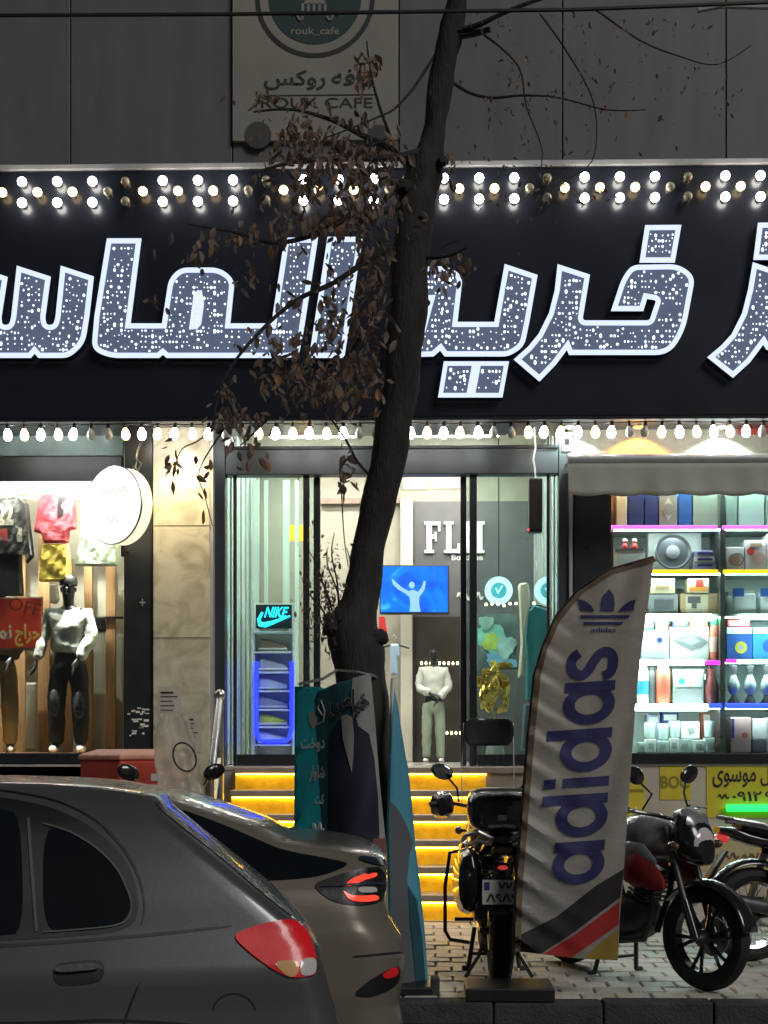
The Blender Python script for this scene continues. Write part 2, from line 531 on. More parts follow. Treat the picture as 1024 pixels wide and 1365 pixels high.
def rounded(poly):
    """corners given as (u, v) or (u, v, radius)"""
    out = []; n = len(poly)
    for i, p in enumerate(poly):
        r = p[2] if len(p) > 2 else 0
        P = Vector(p[:2])
        if not r: out.append(P); continue
        a = (Vector(poly[i - 1][:2]) - P); b = (Vector(poly[(i + 1) % n][:2]) - P)
        d = min(r, a.length * .48, b.length * .48)
        A, B = P + a.normalized() * d, P + b.normalized() * d
        for k in range(6):
            t = k / 5
            out.append(A * (1 - t) ** 2 + P * 2 * t * (1 - t) + B * t * t)
    return out
def inset(pts, d):
    n = len(pts); area = sum(pts[i].x * pts[(i + 1) % n].y - pts[(i + 1) % n].x * pts[i].y for i in range(n))
    sg = 1 if area > 0 else -1; out = []
    for i in range(n):
        a = (pts[i] - pts[i - 1]).normalized(); b = (pts[(i + 1) % n] - pts[i]).normalized()
        na = Vector((-a.y, a.x)) * sg; nb = Vector((-b.y, b.x)) * sg
        m = na + nb
        if m.length < 1e-4: m = na
        m.normalize(); c = max(.45, m.dot(na))
        out.append(pts[i] + m * (d / c))
    return out
def inside(p, poly):
    c = False; n = len(poly)
    for i in range(n):
        a, b = poly[i], poly[i - 1]
        if (a.y > p[1]) != (b.y > p[1]) and p[0] < (b.x - a.x) * (p[1] - a.y) / (b.y - a.y) + a.x: c = not c
    return c
LET_Y = SIGN_Y - .09
def letter(poly, bw=6.6, density=.013, extra=None):
    P = rounded(poly); I = inset(P, bw); n = len(P)
    can = MB().prism([(W(p.x, p.y, LET_Y).x, W(p.x, p.y, LET_Y).z) for p in P], LET_Y + .012, SIGN_Y - .002).build('letter', M_can, sign)
    mb = MB()
    f = [W(p.x, p.y, LET_Y) for p in P]; g = [W(p.x, p.y, LET_Y) for p in I]
    back = Vector((0, .011, 0))
    mb.add(f + g + [p + back for p in f] + [p + back for p in g],
           [(i, (i + 1) % n, n + (i + 1) % n, n + i) for i in range(n)] +
           [(i, 2 * n + i, 2 * n + (i + 1) % n, (i + 1) % n) for i in range(n)] +
           [(n + i, n + (i + 1) % n, 3 * n + (i + 1) % n, 3 * n + i) for i in range(n)])
    mb.build('lit_edge', M_border, can)
    MB().pprism([(p.x, p.y) for p in inset(P, bw - 1.2)], LET_Y + .006, .005).build('letter_face', M_face, can)
    mb = MB(); us = [p.x for p in I]; vs = [p.y for p in I]; In = inset(P, bw + 2.2)
    u0, u1, v0, v1 = max(-40, min(us)), min(1065, max(us)), min(vs), max(vs); done = []
    tries = int((u1 - u0) * (v1 - v0) * density * 2.2)
    for _ in range(tries):
        if rnd.random() < .55:
            u = u0 + round((rnd.uniform(u0, u1) - u0) / 4.6) * 4.6; v = v0 + round((rnd.uniform(v0, v1) - v0) / 7.3) * 7.3 + (u - u0) * .01
        else: u, v = rnd.uniform(u0, u1), rnd.uniform(v0, v1)
        if not inside((u, v), In) or any(abs(u - a) < 3.6 and abs(v - b) < 4.6 for a, b in done): continue
        done.append((u, v)); s = rnd.choice((.75, .9, 1.1, 1.5, 1.9)); k = rnd.choice((1, 1, 1.2, 1.6))
        c = W(u, v, LET_Y); r = s / 150
        mb.ball((c.x, LET_Y + .002, c.z), (r, .006, r * k), 6, 4)
    if mb.v: mb.build('led_dots', M_led, can, kind='stuff')
    if extra:
        MB().pprism(extra, LET_Y - .002, .008).build('counter_light_spill', M_border, can)  # glowing plate stands for edge light spilling into the letter's hole

letter([(81, 354), (125, 368.4), (119, 421), (113, 458, 26), (92, 476.8, 10), (51, 476.8), (46, 471), (41, 476.8), (-42, 476.8),
        (-42, 424), (-35, 354), (10, 369), (1.5, 424, 5), (3, 433, 5), (12, 433, 5), (14.8, 424, 5), (22.5, 354), (67.5, 368.6),
        (60, 424, 5), (62, 433, 6), (71, 433, 6), (73.8, 424, 5)])
letter([(142.6, 317.6), (188.5, 317.6), (174, 431), (216, 431), (225, 372, 20), (240, 356.6, 12), (293, 356.6, 18), (313, 372, 12),
        (307, 431), (362, 431), (379.5, 316.6), (424, 316.6), (405, 440), (398, 474, 16), (384, 476.8), (222, 476.8), (217, 472.5),
        (212, 476.8), (146, 476.8, 18), (122, 466, 18), (126, 421)],
       extra=[(258, 394), (263, 387), (269, 387), (272, 405), (268, 432), (263, 438), (252, 439)])
letter([(436.7, 315.6), (483.6, 315.6), (459, 476.8), (412, 476.8)])
letter([(527, 402), (532, 378, 8), (545, 355, 10), (598, 355, 14), (617, 368, 10), (610, 429), (659, 429), (672.8, 351.7), (716.8, 366.4),
        (706, 428), (699, 462, 18), (678, 474.8, 8), (592.7, 474.8), (587, 467), (578, 474.8), (513, 476.8), (521, 431), (562, 436), (572, 400)])
letter([(591.8, 481.6), (636, 481.6), (627, 529.5), (584, 529.5)], bw=5.8)
letter([(636, 481.6), (678.7, 481.6), (669.9, 529.5), (627, 529.5)], bw=5.8)
letter([(743.5, 352), (786.6, 366), (776.5, 427, 5), (866, 427, 4), (875, 400, 3), (862.8, 398), (857.8, 414.4), (814.6, 414.4), (829, 371, 15),
        (842, 353, 10), (905, 352, 20), (927, 368, 16), (913.6, 440, 26), (893, 472.8, 26), (758.7, 472.8), (756, 466), (741, 486),
        (719.4, 508.4), (685, 479), (704, 462), (718, 445), (732, 417), (739.7, 386.5)])
letter([(860.3, 300), (908.5, 299.6), (899.7, 349.7), (852.7, 349.7)], density=.03)
letter([(1010.8, 296.7), (1062, 296.7), (1053, 346), (1004.6, 346)], density=.03)
letter([(1003.8, 349.5), (1047, 364), (1040, 425), (1080, 425), (1080, 466), (1022, 466), (1017.9, 459), (1000, 483), (977.4, 503.4), (943, 476),
        (962, 460), (975.6, 445), (989.7, 417), (997.6, 385.5)])

# --- globe bulbs along the top of the sign
M_bulbw = glow('white_bulb', (1.0, .97, .90), 11)
M_bulby = glow('warm_bulb', (1.0, .70, .34), 3.0)
M_bulboff = mat('unlit_bulb', (.42, .38, .27), .15, 0, var=.1, coat=.4)
M_sock = mat('bulb_socket', (.05, .045, .04), .5)
def bulb_me(name, m, prof, n=10):
    me = MB().lathe(prof, n).mesh(name); smooth_mesh(me, 60); me.materials.append(m); return me
globe = [(0, -.042), (.023, -.037), (.038, -.018), (.042, .002), (.037, .022), (.027, .043), (.016, .055), (.016, .06)]
GB = {k: bulb_me('bulb', m, globe) for k, m in (('w', M_bulbw), ('y', M_bulby), ('o', M_bulboff))}
SOCK = bulb_me('socket', M_sock, [(.022, .05), (.024, .085), (.034, .09)], 8)
def put_bulb(kind, u, v):
    p = W(u, v, SIGN_Y - .09)
    o = bpy.data.objects.new('bulb', GB[kind]); COL.objects.link(o)
    o.parent = sign; o.matrix_parent_inverse = WM[sign.name].inverted()
    o.location = p; o.rotation_euler = (R(-90), 0, 0)
    s = bpy.data.objects.new('socket', SOCK); COL.objects.link(s); s.parent = o
for i in range(-2, 47):
    u = 3 + 23.44 * i; dv = 256.5 - u * .0085; j = i % 8
    if j in (0, 2, 4): put_bulb('y', u, dv)
    elif j in (1, 3, 5):
        put_bulb('w', u + 3, dv - 14); put_bulb('w', u + 3, dv + 14)
    elif j == 6: put_bulb('o', u, dv)
    else:
        put_bulb('o', u, dv - 13); put_bulb('o', u, dv + 13)

# --- light string under the sign
string = thing('light_string', 'string of small hanging white and warm bulbs along the bottom of the black sign', 'string lights', (0, SIGN_Y + .05, zb - .05))
MB().tube([(x * .25, SIGN_Y + .05, zb - .045 + .006 * math.sin(x * 5)) for x in range(-22, 23)], .006, 6).build('wire', M_black, string)
pear = [(0, -.135), (.02, -.132), (.035, -.112), (.039, -.09), (.033, -.06), (.018, -.035), (.015, -.02)]
M_pw = glow('white_pear_bulb', (1.0, .98, .93), 30.0); M_py = glow('warm_pear_bulb', (1.0, .66, .28), 7.0)
M_po = mat('unlit_pear_bulb', (.5, .5, .46), .12, 0, var=.1, coat=.5)
PB = {k: bulb_me('bulb', m, pear, 8) for k, m in (('w', M_pw), ('y', M_py), ('o', M_po))}
PS = bulb_me('socket', M_sock, [(.017, -.03), (.018, .01), (.01, .018)], 8)
for i in range(-2, 48):
    u = 9.5 + 22.4 * i; p = W(u, 556, SIGN_Y + .05)
    o = bpy.data.objects.new('bulb', PB['o' if i % 8 in (5, 6) else ('y' if i % 2 else 'w')]); COL.objects.link(o)
    o.parent = string; o.matrix_parent_inverse = WM[string.name].inverted()
    o.location = (p.x, SIGN_Y + .05, zb - .05); o.rotation_euler = (rnd.uniform(-.1, .1), rnd.uniform(-.12, .12), 0)
    s = bpy.data.objects.new('socket', PS); COL.objects.link(s); s.parent = o

# --- cafe banner on the cladding
ban = thing('cafe_banner', 'large pale cafe banner with round dark emblem on the grey cladding', 'banner', W(420, 188, UP_Y - .05))
BY = UP_Y - .05
M_ban = mat('banner_vinyl', (.26, .245, .215), .5, var=.08, scale=2)
M_ink = mat('dark_ink', (.02, .022, .022), .6, var=.1)
M_teal_ink = mat('teal_ink', (.02, .045, .045), .6, var=.1)
MB().pbox(310, -230, 531, 187, BY, .045).build('banner_sheet', M_ban, ban, bev=.004)
def ring(cu, cv, r0, r1, Y, name, m, parent, n=48, d=.004):
    c = W(cu, cv, Y); k = Y / FOC
    if r0 <= 0:
        return MB().prism([(c.x + r1 * k * math.cos(2 * math.pi * i / n), c.z + r1 * k * math.sin(2 * math.pi * i / n)) for i in range(n)], Y, Y + d).build(name, m, parent)
    def fn(a, b):
        q = 2 * math.pi * a; r = (r0, r1, r1, r0, r0)[round(b * 4)] * k; y = (Y, Y, Y + d, Y + d, Y)[round(b * 4)]
        return (c.x + r * math.cos(q), y, c.z + r * math.sin(q))
    return MB().grid(fn, n, 4, True).build(name, m, parent)
ring(420, -3, 74, 80, BY - .005, 'emblem_ring', M_ink, ban)
ring(420, -3, 0, 62, BY - .005, 'emblem_disc', M_teal_ink, ban)
MB2 = MB()
for k in range(5): MB2.pbox(402 + k * 7.5, 4, 405.5 + k * 7.5, 16 + (2 - abs(k - 2)) * 2, BY - .008, .003)
MB2.pprism([(404, 5), (410, -4), (430, -4), (436, 5)], BY - .008, .003)
for sg in (-1, 1):
    pts = [(420 + sg * (16 + 14 * t), 22 + 5 * math.sin(t * 6)) for t in [i / 8 for i in range(9)]]
    MB2.tube([W(a, b, BY - .008) for a, b in pts], .012, 6)
MB2.build('emblem_motif', M_ban, ban)
lettering('rouk_cafe', (388, 36, 452, 47), on(BY, .007), M_ban, ban, .01)
lettering('کافه', (442, 92, 500, 114), on(BY), M_ink, ban, .02); lettering('روکس', (352, 93, 434, 120), on(BY), M_ink, ban, .02)
MB().pbox(345, 126, 500, 127.5, BY - .004, .003).build('rule', M_ink, ban)
lettering('ROUK CAFE', (348, 130, 497, 144), on(BY), M_ink, ban, .01)
ring(344, 180, 0, 18, BY - .005, 'printed_cup', mat('cup_ink', (.06, .055, .05), .6), ban, 24)
ring(505, 182, 0, 16, BY - .005, 'printed_cup', mat('cup_ink', (.06, .055, .05), .6), ban, 24)

# ================================================================== ground-floor front
DY = DOOR_Y
# masonry that carries the front: side wall pieces and floors
MB().box(X(-400, DY), X(283, DY), DY + .12, 19.4, PAVE, Z(1003, DY) - .02).build('plinth', M_grey, bld)
MB().box(X(283, DY), X(757, DY), 14.03, 19.4, PAVE, FLOOR - .03).build('plinth', M_grey, bld)
M_floor = mat('shop_floor', (.42, .40, .36), .2, var=.12, scale=2)
MB().box(X(283, DY), X(757, DY) + .6, 14.02, 19.4, FLOOR - .028, FLOOR).build('shop_floor', M_floor, bld)
MB().box(X(-400, DY), X(1400, DY), DY + .0, 19.6, Z(556, SIGN_Y) + .35, Z(556, SIGN_Y) + .5).build('ceiling_slab', M_cream, bld)
MB().box(X(-400, DY), X(1400, DY), SIGN_Y + .3, DY + .0, Z(556, SIGN_Y) + .02, Z(556, SIGN_Y) + .2).build('soffit', M_cream, bld)

# marble column and black panel beside the door
CY = 14.12
MB().box(X(204, CY), X(280, CY), CY, CY + .5, PAVE, Z(556, SIGN_Y) + .02).build('column', M_marble, bld, bev=.01)
for vv in (700, 850):
    MB().box(X(204, CY) - .002, X(280, CY) + .002, CY - .003, CY + .4, Z(vv, CY), Z(vv, CY) + .006).build('column_joint', M_brown, bld)
MB().box(X(278, CY) + .01, X(284, CY), CY + .01, CY + .4, FLOOR, Z(560, CY)).build('column_trim', M_trim, bld)
MB().box(X(164, CY), X(203, CY), CY + .04, CY + .5, Z(1018, CY), Z(556, SIGN_Y) + .02).build('black_panel', M_dark, bld, bev=.008)
mb = MB()
for k in range(26):
    a, b = rnd.uniform(170, 196), rnd.uniform(938, 980)
    mb.pbox(a, b, a + rnd.uniform(2, 7), b + rnd.uniform(1, 3), CY + .036, .003)
mb.build('printed_mark', M_white, bld, kind='stuff')
lettering('+', (186, 798, 194, 808), on(CY + .04), M_grey, bld)
M_paper = mat('paper', (.42, .40, .36), .8, var=.1)
for a, b, c, d in ((211, 915, 242, 958), (246, 951, 269, 1003)):
    nb = MB().pbox(a, b, c, d, CY - .006, .004).build('notice', M_paper, label='paper notice with dark heading pasted on marble column, %s' % ('upper one beside the black panel' if a < 220 else 'lower one beside the door jamb'), cat='notice', group='notices on the marble column')
    for k in range(5):
        MB().pbox(a + 3, b + 7 + k * 6, c - rnd.uniform(3, 12), b + (9.5 if k == 0 else 8.2) + k * 6, CY - .009, .002).build('printed_line', M_ink, nb)

# stairs: yellow lit risers under stone treads
stair = thing('entrance_stairs', 'six stone steps with yellow risers given a faint glow leading to the glass entrance', 'stairs', (X(500, 12.3), 12.3, PAVE))
M_tread = mat('tread_stone', (.30, .25, .20), .5, var=.2, scale=6, bump=.2)
M_riser = mat('yellow_riser', (.80, .45, .012), .5, 0, (1.0, .45, .006), .12, var=.3, scale=9, bump=.2, bscale=40)  # worn yellow paint with a faint glow added besides the led strips
M_strip = glow('yellow_strip', (1.0, .62, .05), 13.0)
SX0, SX1 = X(296, 12.9), X(720, 12.9)
for k in range(6):
    y0 = 12.3 + .3 * k; z0 = PAVE + .2 * k
    xe = SX1 if k < 5 else X(648, 13.8)
    MB().box(SX0, xe, y0 + .035, 14.02, z0, z0 + .144).build('step', M_riser, stair)
    if k == 5: MB().box(xe + .002, SX1, y0 + .035, 14.02, z0, z0 + .144).build('step_end', M_tread, stair)
    MB().box(SX0 - .01, SX1 + .01, y0, 14.0 if k == 5 else y0 + .36, z0 + .145, z0 + .2).build('tread', M_tread, stair, bev=.008)
    MB().tube([(SX0 + .01, y0 + .02, z0 + .136), ((SX1 - .03) if k < 5 else X(648, 13.8), y0 + .02, z0 + .136)], .006, 6).build('led_strip', M_strip, stair)

# handrail at the left of the steps
rail = thing('stair_handrail', 'pale steel stair handrail with two posts beside the marble column', 'handrail', (X(287, 12.6), 12.6, PAVE))
p0, p1 = W(293, 930, 12.9), W(281, 1070, 12.2)
b0 = Vector((p0.x, 12.9, PAVE + .4)); b1 = Vector((p1.x, 12.2, PAVE))
MB().tube([b0, p0], .035, 10).build('post', M_steel, rail, True)
MB().ball(p0 + Vector((0, 0, .02)), .05, 10, 8).build('finial', M_steel, rail, True)
MB().tube([b1, p1 + Vector((0, 0, .2))], .035, 10).build('post', M_steel, rail, True)
MB().tube([p0, p1 + Vector((0, 0, .2))], .03, 10).build('top_rail', M_steel, rail, True)
MB().tube([p0 - Vector((0, 0, .5)), p1 - Vector((0, 0, .2))], .02, 8).build('lower_rail', M_steel, rail, True)

# door frames and panes
ent = thing('glass_entrance', 'wide dark framed glass entrance with open sliding doors above yellow steps', 'entrance', (X(520, DY), DY, FLOOR))
zf = FLOOR
def post(u0, u1, v0, Y=DY, d=.09, m=M_alu, name='frame_post', z0=None):
    return MB().box(X(u0, Y), X(u1, Y), Y, Y + d, FLOOR + .002 if z0 is None else z0, Z(v0, Y)).build(name, m, ent, bev=.006)
post(284, 300, 577, DY - .05, .2); post(745, 757, 577, DY - .05, .2)
MB().pbox(300.3, 598, 744.7, 632, DY - .04, .18).build('header', M_alu, ent, bev=.008)
MB().pbox(300.3, 594, 744.7, 597.5, DY - .06, .2).build('header_cap', M_alu2, ent)
MB().pbox(300.5, 560, 744.5, 594, DY + .03, .012).build('transom_pane', M_glass, ent)
for a, b, Y in ((311, 315.5, DY + .04), (404, 412.5, DY + .02), (418, 427, DY + .12), (614, 622, DY + .12), (626, 636, DY + .02), (729, 733, DY + .04)):
    post(a, b, 632.5, Y, .05, M_alu2)
for a, b, v in ((300.5, 311, DY + .06), (316, 403.5, DY + .04), (413, 417.8, DY + .1), (622.5, 625.7, DY + .1), (636.5, 728.5, DY + .04), (733.5, 744.5, DY + .06)):
    MB().box(X(a, v), X(b, v), v, v + .01, FLOOR + .05, Z(632.5, v)).build('pane', M_glass2, ent)
for a, b, v in ((316, 403.5, DY + .02), (636.5, 728.5, DY + .02)):
    MB().box(X(a, v), X(b, v), v, v + .05, FLOOR + .003, FLOOR + .11).build('bottom_rail', M_alu2, ent)
# ================================================================== inside the entrance
HB = 17.5                       # back wall of the hall
CEIL = 4.75
hall = thing('entrance_hall', 'bright entrance hall with dark boutique wall behind the sliding doors', 'hall', (X(520, 16), 16, FLOOR))
M_hallwall = mat('hall_wall', (.50, .51, .45), .4, var=.08, scale=1.5)
M_wallgreen = mat('pale_green_panel', (.50, .58, .53), .25, var=.08, scale=2)
M_hdark = mat('charcoal_panel', (.085, .085, .09), .4, var=.12)
M_darkglass = mat('smoked_glass', (.05, .045, .04), .12, var=.3, scale=2)
xl, xr = X(292, DY), X(752, DY)
MB().box(xl - .1, xr + .1, DY + .14, HB + .3, CEIL, CEIL + .04).build('ceiling', M_cream, hall)
MB().box(xl - .1, xl, DY + .16, HB, FLOOR, CEIL).build('side_wall', M_hallwall, hall)
MB().box(xr, xr + .1, DY + .16, HB, FLOOR, CEIL).build('side_wall', M_hallwall, hall)
MB().box(xl - .1, xr + .1, HB + .06, HB + .2, FLOOR, CEIL).build('back_wall', mat('greige_wall', (.30, .285, .23), .6, var=.08), hall)
MB().pbox(552, 668, 800, 1016, HB, .055).build('dark_wall', M_hdark, hall)
MB().pbox(534, 664, 550.5, 1016, HB - .08, .13).build('pillar', M_cream, hall, bev=.01)
MB().pbox(427, 664, 533, 671, HB - .05, .1).build('bulkhead', M_brown, hall)
MB().pbox(553, 822, 614, 1016, HB - .06, .05).build('smoked_glass_panel', M_darkglass, hall)
MB().pbox(551, 818, 553, 1016, HB - .09, .08).build('panel_frame', M_black, hall)
M_hl = glow('hall_lamp', (1.0, .97, .88), 50)
def ceil_lamp(x, y, lx, ly, z, m, label):
    l = thing('ceiling_lamp', label, 'lamp', (x, y, z - .05), group='ceiling lamps of the entrance hall')
    MB().box(x - lx / 2 - .03, x + lx / 2 + .03, y - ly / 2 - .03, y + ly / 2 + .03, z - .03, z - .002).build('housing', M_white, l)
    MB().box(x - lx / 2, x + lx / 2, y - ly / 2, y + ly / 2, z - .045, z - .031).build('diffuser', m, l)
for y in (14.85, 15.8, 16.8):
    for x in (-1.1, .35):
        ceil_lamp(x, y, .9, .16, CEIL, M_hl, 'long white ceiling lamp, %s row behind the entrance, %s side' % ({14.85: 'first', 15.8: 'second', 16.8: 'last'}[y], 'shoe cabinet' if x < 0 else 'loudspeaker'))
M_band = glow('wall_light_panel', (1.0, .98, .93), 2.2)
for (a, b, c, d) in ((538, 627, 570, 634), (538, 640, 570, 650), (579, 626, 612, 633), (579, 640, 612, 649)):
    MB().pbox(a, b, c, d, HB - .02, .07).build('light_panel', M_band, hall)
# pale vertical glass strips on both side walls, seen through the side panes
for k in range(7):
    y = 14.6 + k * .42
    MB().box(xl + .002, xl + .03, y, y + .3, FLOOR + .02, CEIL - .1).build('wall_panel', M_wallgreen, hall, bev=.006)
    MB().box(xl + .002, xl + .045, y + .32, y + .38, FLOOR + .02, CEIL - .05).build('wall_rib', M_trim, hall)
    MB().box(xr - .03, xr - .002, y, y + .3, FLOOR + .02, CEIL - .1).build('wall_panel', M_wallgreen, hall, bev=.006)
    MB().box(xr - .045, xr - .002, y + .32, y + .38, FLOOR + .02, CEIL - .05).build('wall_rib', M_trim, hall)
# pale partitions behind the left side pane
for u, w in ((322, 10), (337, 8), (352, 5), (377, 9), (393, 5)):
    MB().pbox(u, 640, u + w, 1016, 16.9 - u * .001, .06).build('glass_fin', M_wallgreen, hall, bev=.004)
# boutique name on the dark wall: slab-serif capitals
M_name = mat('white_letter', (.72, .72, .70), .5, var=.04)
bt = thing('boutique_sign', 'white slab serif boutique letters on the charcoal wall', 'sign', W(604, 748, HB - .05))
def slab(strokes, u0, v0, w, h):
    mb = MB()
    for a, b, c, d in strokes: mb.pbox(u0 + a * w, v0 + b * h, u0 + c * w, v0 + d * h, HB - .05, .045)
    mb.build('lettering', M_name, bt)
SF = [(.14, 0, .46, 1), (0, 0, .14, .09), (.46, 0, 1, .12), (.86, .12, 1, .3), (.46, .42, .72, .54), (.66, .34, .76, .62), (0, .91, .14, 1), (.46, .91, .6, 1)]
SL = [(.14, 0, .46, 1), (0, 0, .14, .09), (.46, 0, .6, .09), (0, .91, .14, 1), (.46, .88, 1, 1), (.86, .7, 1, .88)]
SH = [(.1, 0, .38, 1), (.62, 0, .9, 1), (.38, .43, .62, .56), (0, 0, .1, .09), (.38, 0, .45, .09), (.55, 0, .62, .09), (.9, 0, 1, .09), (0, .91, .1, 1), (.38, .91, .45, 1), (.55, .91, .62, 1), (.9, .91, 1, 1)]
slab(SF, 566, 695, 21, 42); slab(SL, 592, 695, 21, 42); slab(SH, 618, 695, 28, 42)
lettering('Boutique', (602, 739, 644, 749), on(HB), M_name, bt, .04)
squiggle((610, 789, 644, 801), on(HB, .01), M_name, bt, 4, .012)
# television
tv = thing('television', 'wide television showing a pale dancing figure on blue, on the hall wall', 'television', W(552, 818, 16.9))
MB().pbox(506, 753, 599, 819, 16.9, .06).build('casing', M_black, tv, bev=.008)
M_tv = mat('tv_picture', (.01, .05, .3), .2, var=0)
def _tv():
    nt = M_tv.node_tree; b = nt.nodes['Principled BSDF']
    tc = nt.nodes.new('ShaderNodeTexCoord'); no = nt.nodes.new('ShaderNodeTexNoise'); no.inputs['Scale'].default_value = 2.6; no.inputs['Distortion'].default_value = 1.2
    cr = nt.nodes.new('ShaderNodeValToRGB'); e = cr.color_ramp.elements
    e[0].position = .35; e[0].color = (.0, .05, .45, 1); e[1].position = .62; e[1].color = (.0, .17, .85, 1)
    x = e.new(.72); x.color = (.05, .45, .9, 1)
    nt.links.new(tc.outputs['Object'], no.inputs[0]); nt.links.new(no.outputs[0], cr.inputs[0])
    nt.links.new(cr.outputs[0], b.inputs['Emission Color']); b.inputs['Emission Strength'].default_value = .75
_tv()
MB().pbox(507.5, 755, 597, 816, 16.895, .004).build('screen', M_tv, tv)
M_fig = glow('screen_figure', (.16, .33, .75), .75, False)
mb = MB()
mb.pprism([(522, 771), (527, 775), (536, 783), (545, 788), (551, 786), (557, 789), (562, 783), (565, 774), (568, 775), (566, 786), (559, 796), (559, 806), (561, 815.5), (546, 815.5), (547, 806), (546, 796), (540, 791), (531, 786), (524, 779)], 16.892, .002)
mb.ball(W(549, 780, 16.892), (.032, .003, .038), 10, 6)
mb.build('screen_figure', M_fig, tv)
# lit round clock-like signs
M_round = glow('round_sign_light', (.50, .82, 1.0), .9); M_roundc = mat('round_sign_centre', (.05, .28, .34), .4, 0, (.05, .35, .45), .5, var=.3, scale=20)
for cu, Y, lab in ((665, 16.2, 'round pale blue lit sign with teal centre behind the speaker side pane'), (731, 15.4, 'round pale blue lit sign close to the right door jamb')):
    t = thing('round_sign', lab, 'sign', W(cu, 806, Y))
    ring(cu, 787, 0, 18.5, Y, 'lit_disc', M_round, t, 32, .05)
    ring(cu, 787, 0, 10.5, Y - .006, 'centre', M_roundc, t, 24, .005)
    MB().pprism([(cu - 5, 784), (cu - 1, 792), (cu + 6, 781), (cu + 4, 780), (cu - 1, 788), (cu - 3, 783)], Y - .012, .005).build('tick_mark', M_round, t)
    MB().tube([W(cu, 770, Y + .03), (W(cu, 770, Y).x, Y + .03, CEIL)], .008, 6).build('hanger', M_alu2, t)
# garland of tiny lights beneath the round signs
gar = thing('fairy_lights_and_glints', 'short row of tiny warm fairy lights below the round lit signs', 'fairy lights', W(690, 806, 16.1))
M_fairy_glint = glow('fairy_light_and_glint', (1.0, .86, .5), 4.0, False)
MB().tube([W(u, 805 + 2 * math.sin(u * .2), 16.1) for u in range(645, 722, 6)], .004, 5).build('wire', M_black, gar)
for u in range(648, 720, 8): MB().ball(W(u, 806 + rnd.uniform(-2, 3), 16.08), .016, 6, 4).build('bulb', M_fairy_glint, gar)
for vv, a, b, Y, lab in ((883, 560, 622, HB - .14, 'row of glowing beads as bulb reflections across the smoked glass at shirt height'), (976, 588, 622, HB - .14, 'row of glowing beads as bulb reflections low on the smoked glass')):  # glowing beads stand for the bulb string's reflections in the glass
    g2 = thing('fairy_lights_and_glints', lab, 'fairy lights', W(a, vv + 4, Y))
    MB().tube([W(a, vv, Y), W(b, vv, Y)], .004, 5).build('wire', M_black, g2)
    for u in range(a + 2, b, 6): MB().ball(W(u, vv + 1, Y), (.013, .013, .02), 6, 4).build('bulb', M_fairy_glint, g2)
# abstract picture, gold decoration, hanging teal coat in the right bay
pic = thing('abstract_picture', 'blue and green swirling picture hanging behind the right door pane', 'picture', W(655, 892, 16.6))
MB().pbox(636, 818, 690, 893, 16.62, .03).build('board', mat('picture_ground', (.10, .14, .14), .4, var=.4, scale=5), pic)
for k, (cu, cv, a, b, q, col) in enumerate(((655, 852, 26, 18, .6, (.22, .52, .45)), (656, 856, 13, 11, .2, (.40, .55, .12)), (668, 882, 22, 9, .2, (.16, .36, .55)), (648, 830, 10, 9, 0, (.25, .42, .36)), (675, 862, 12, 15, .4, (.30, .5, .48)))):
    pts = []
    for i in range(28):
        t = 2 * math.pi * i / 28; rr = 1 + .16 * math.sin(3 * t + k) + .08 * math.sin(7 * t)
        x_, y_ = a * rr * math.cos(t), b * rr * math.sin(t)
        pts.append((min(689, max(637, cu + x_ * math.cos(q) - y_ * math.sin(q))), min(892, max(819, cv + x_ * math.sin(q) + y_ * math.cos(q)))))
    MB().pprism(pts, 16.612 - k * .005, .004).build('swirl', mat('swirl_%d' % k, col, .4, var=.3, scale=6), pic)
M_gold = mat('gold_foil', (.62, .42, .10), .25, .8, var=.2, bump=.6, bscale=25)
gold = thing('gold_bouquet', 'bunch of crumpled gold foil leaves standing behind the right door pane', 'decoration', W(660, 1010, 15.9))
mb = MB()
for k in range(46):
    c = W(rnd.gauss(655, 9), rnd.gauss(914, 14), 15.9 + rnd.uniform(-.1, .1))
    M_ = Matrix.Rotation(rnd.uniform(0, 6), 3, 'Z') @ Matrix.Rotation(rnd.uniform(0, 3), 3, 'X')
    mb.ball(c, (.018, .045, .09), 6, 4, M_)
mb.build('foil_leaves', M_gold, gold, True)
MB().tube([W(657, 935, 15.9), W(659, 975, 15.9), W(660, 990, 15.9)], .012, 6).build('stem', M_gold, gold)
MB().lathe([(.07, 0), (.1, .1), (.08, .22), (.06, .26)], 14, Matrix.Translation((X(660, 15.9), 15.9, FLOOR))).build('vase', M_grey, gold, True)

def puff(mb, P, Y, th, ribs=0):
    """a soft garment: outline P (picture units), rounded edge and a creased front"""
    r1 = inset(P, 1.2); r2 = inset(P, 2.8); n = len(P); ph = rnd.uniform(0, 6)
    def pos(p, dy): q = W(p.x, p.y, Y); return (q.x, Y - dy, q.z)
    vs = [pos(p, 0) for p in P] + [pos(p, th * .6) for p in r1] + [pos(p, th) for p in r2] + [pos(p, -.01) for p in P]
    fs = []
    for k in (0, 1):
        for i in range(n): j = (i + 1) % n; fs.append((k * n + i, k * n + j, (k + 1) * n + j, (k + 1) * n + i))
    for i in range(n): j = (i + 1) % n; fs.append((i, 3 * n + i, 3 * n + j, j))
    fs.append(tuple(3 * n + i for i in range(n - 1, -1, -1)))
    mb.add(vs, fs)
    def front(u, v):
        q = W(u, v, Y); c_ = .010 * math.sin(u * .42 + v * .07 + ph) + .008 * math.sin(u * .19 - v * .23 + ph * 2) + .006 * math.sin(v * .33 + u * .5)
        return (q.x, Y - th - .004 - c_ * .16, q.z)
    m2 = fine([(p.x, p.y) for p in r2], front, 4.5)
    return mb.add(m2.v, m2.f)
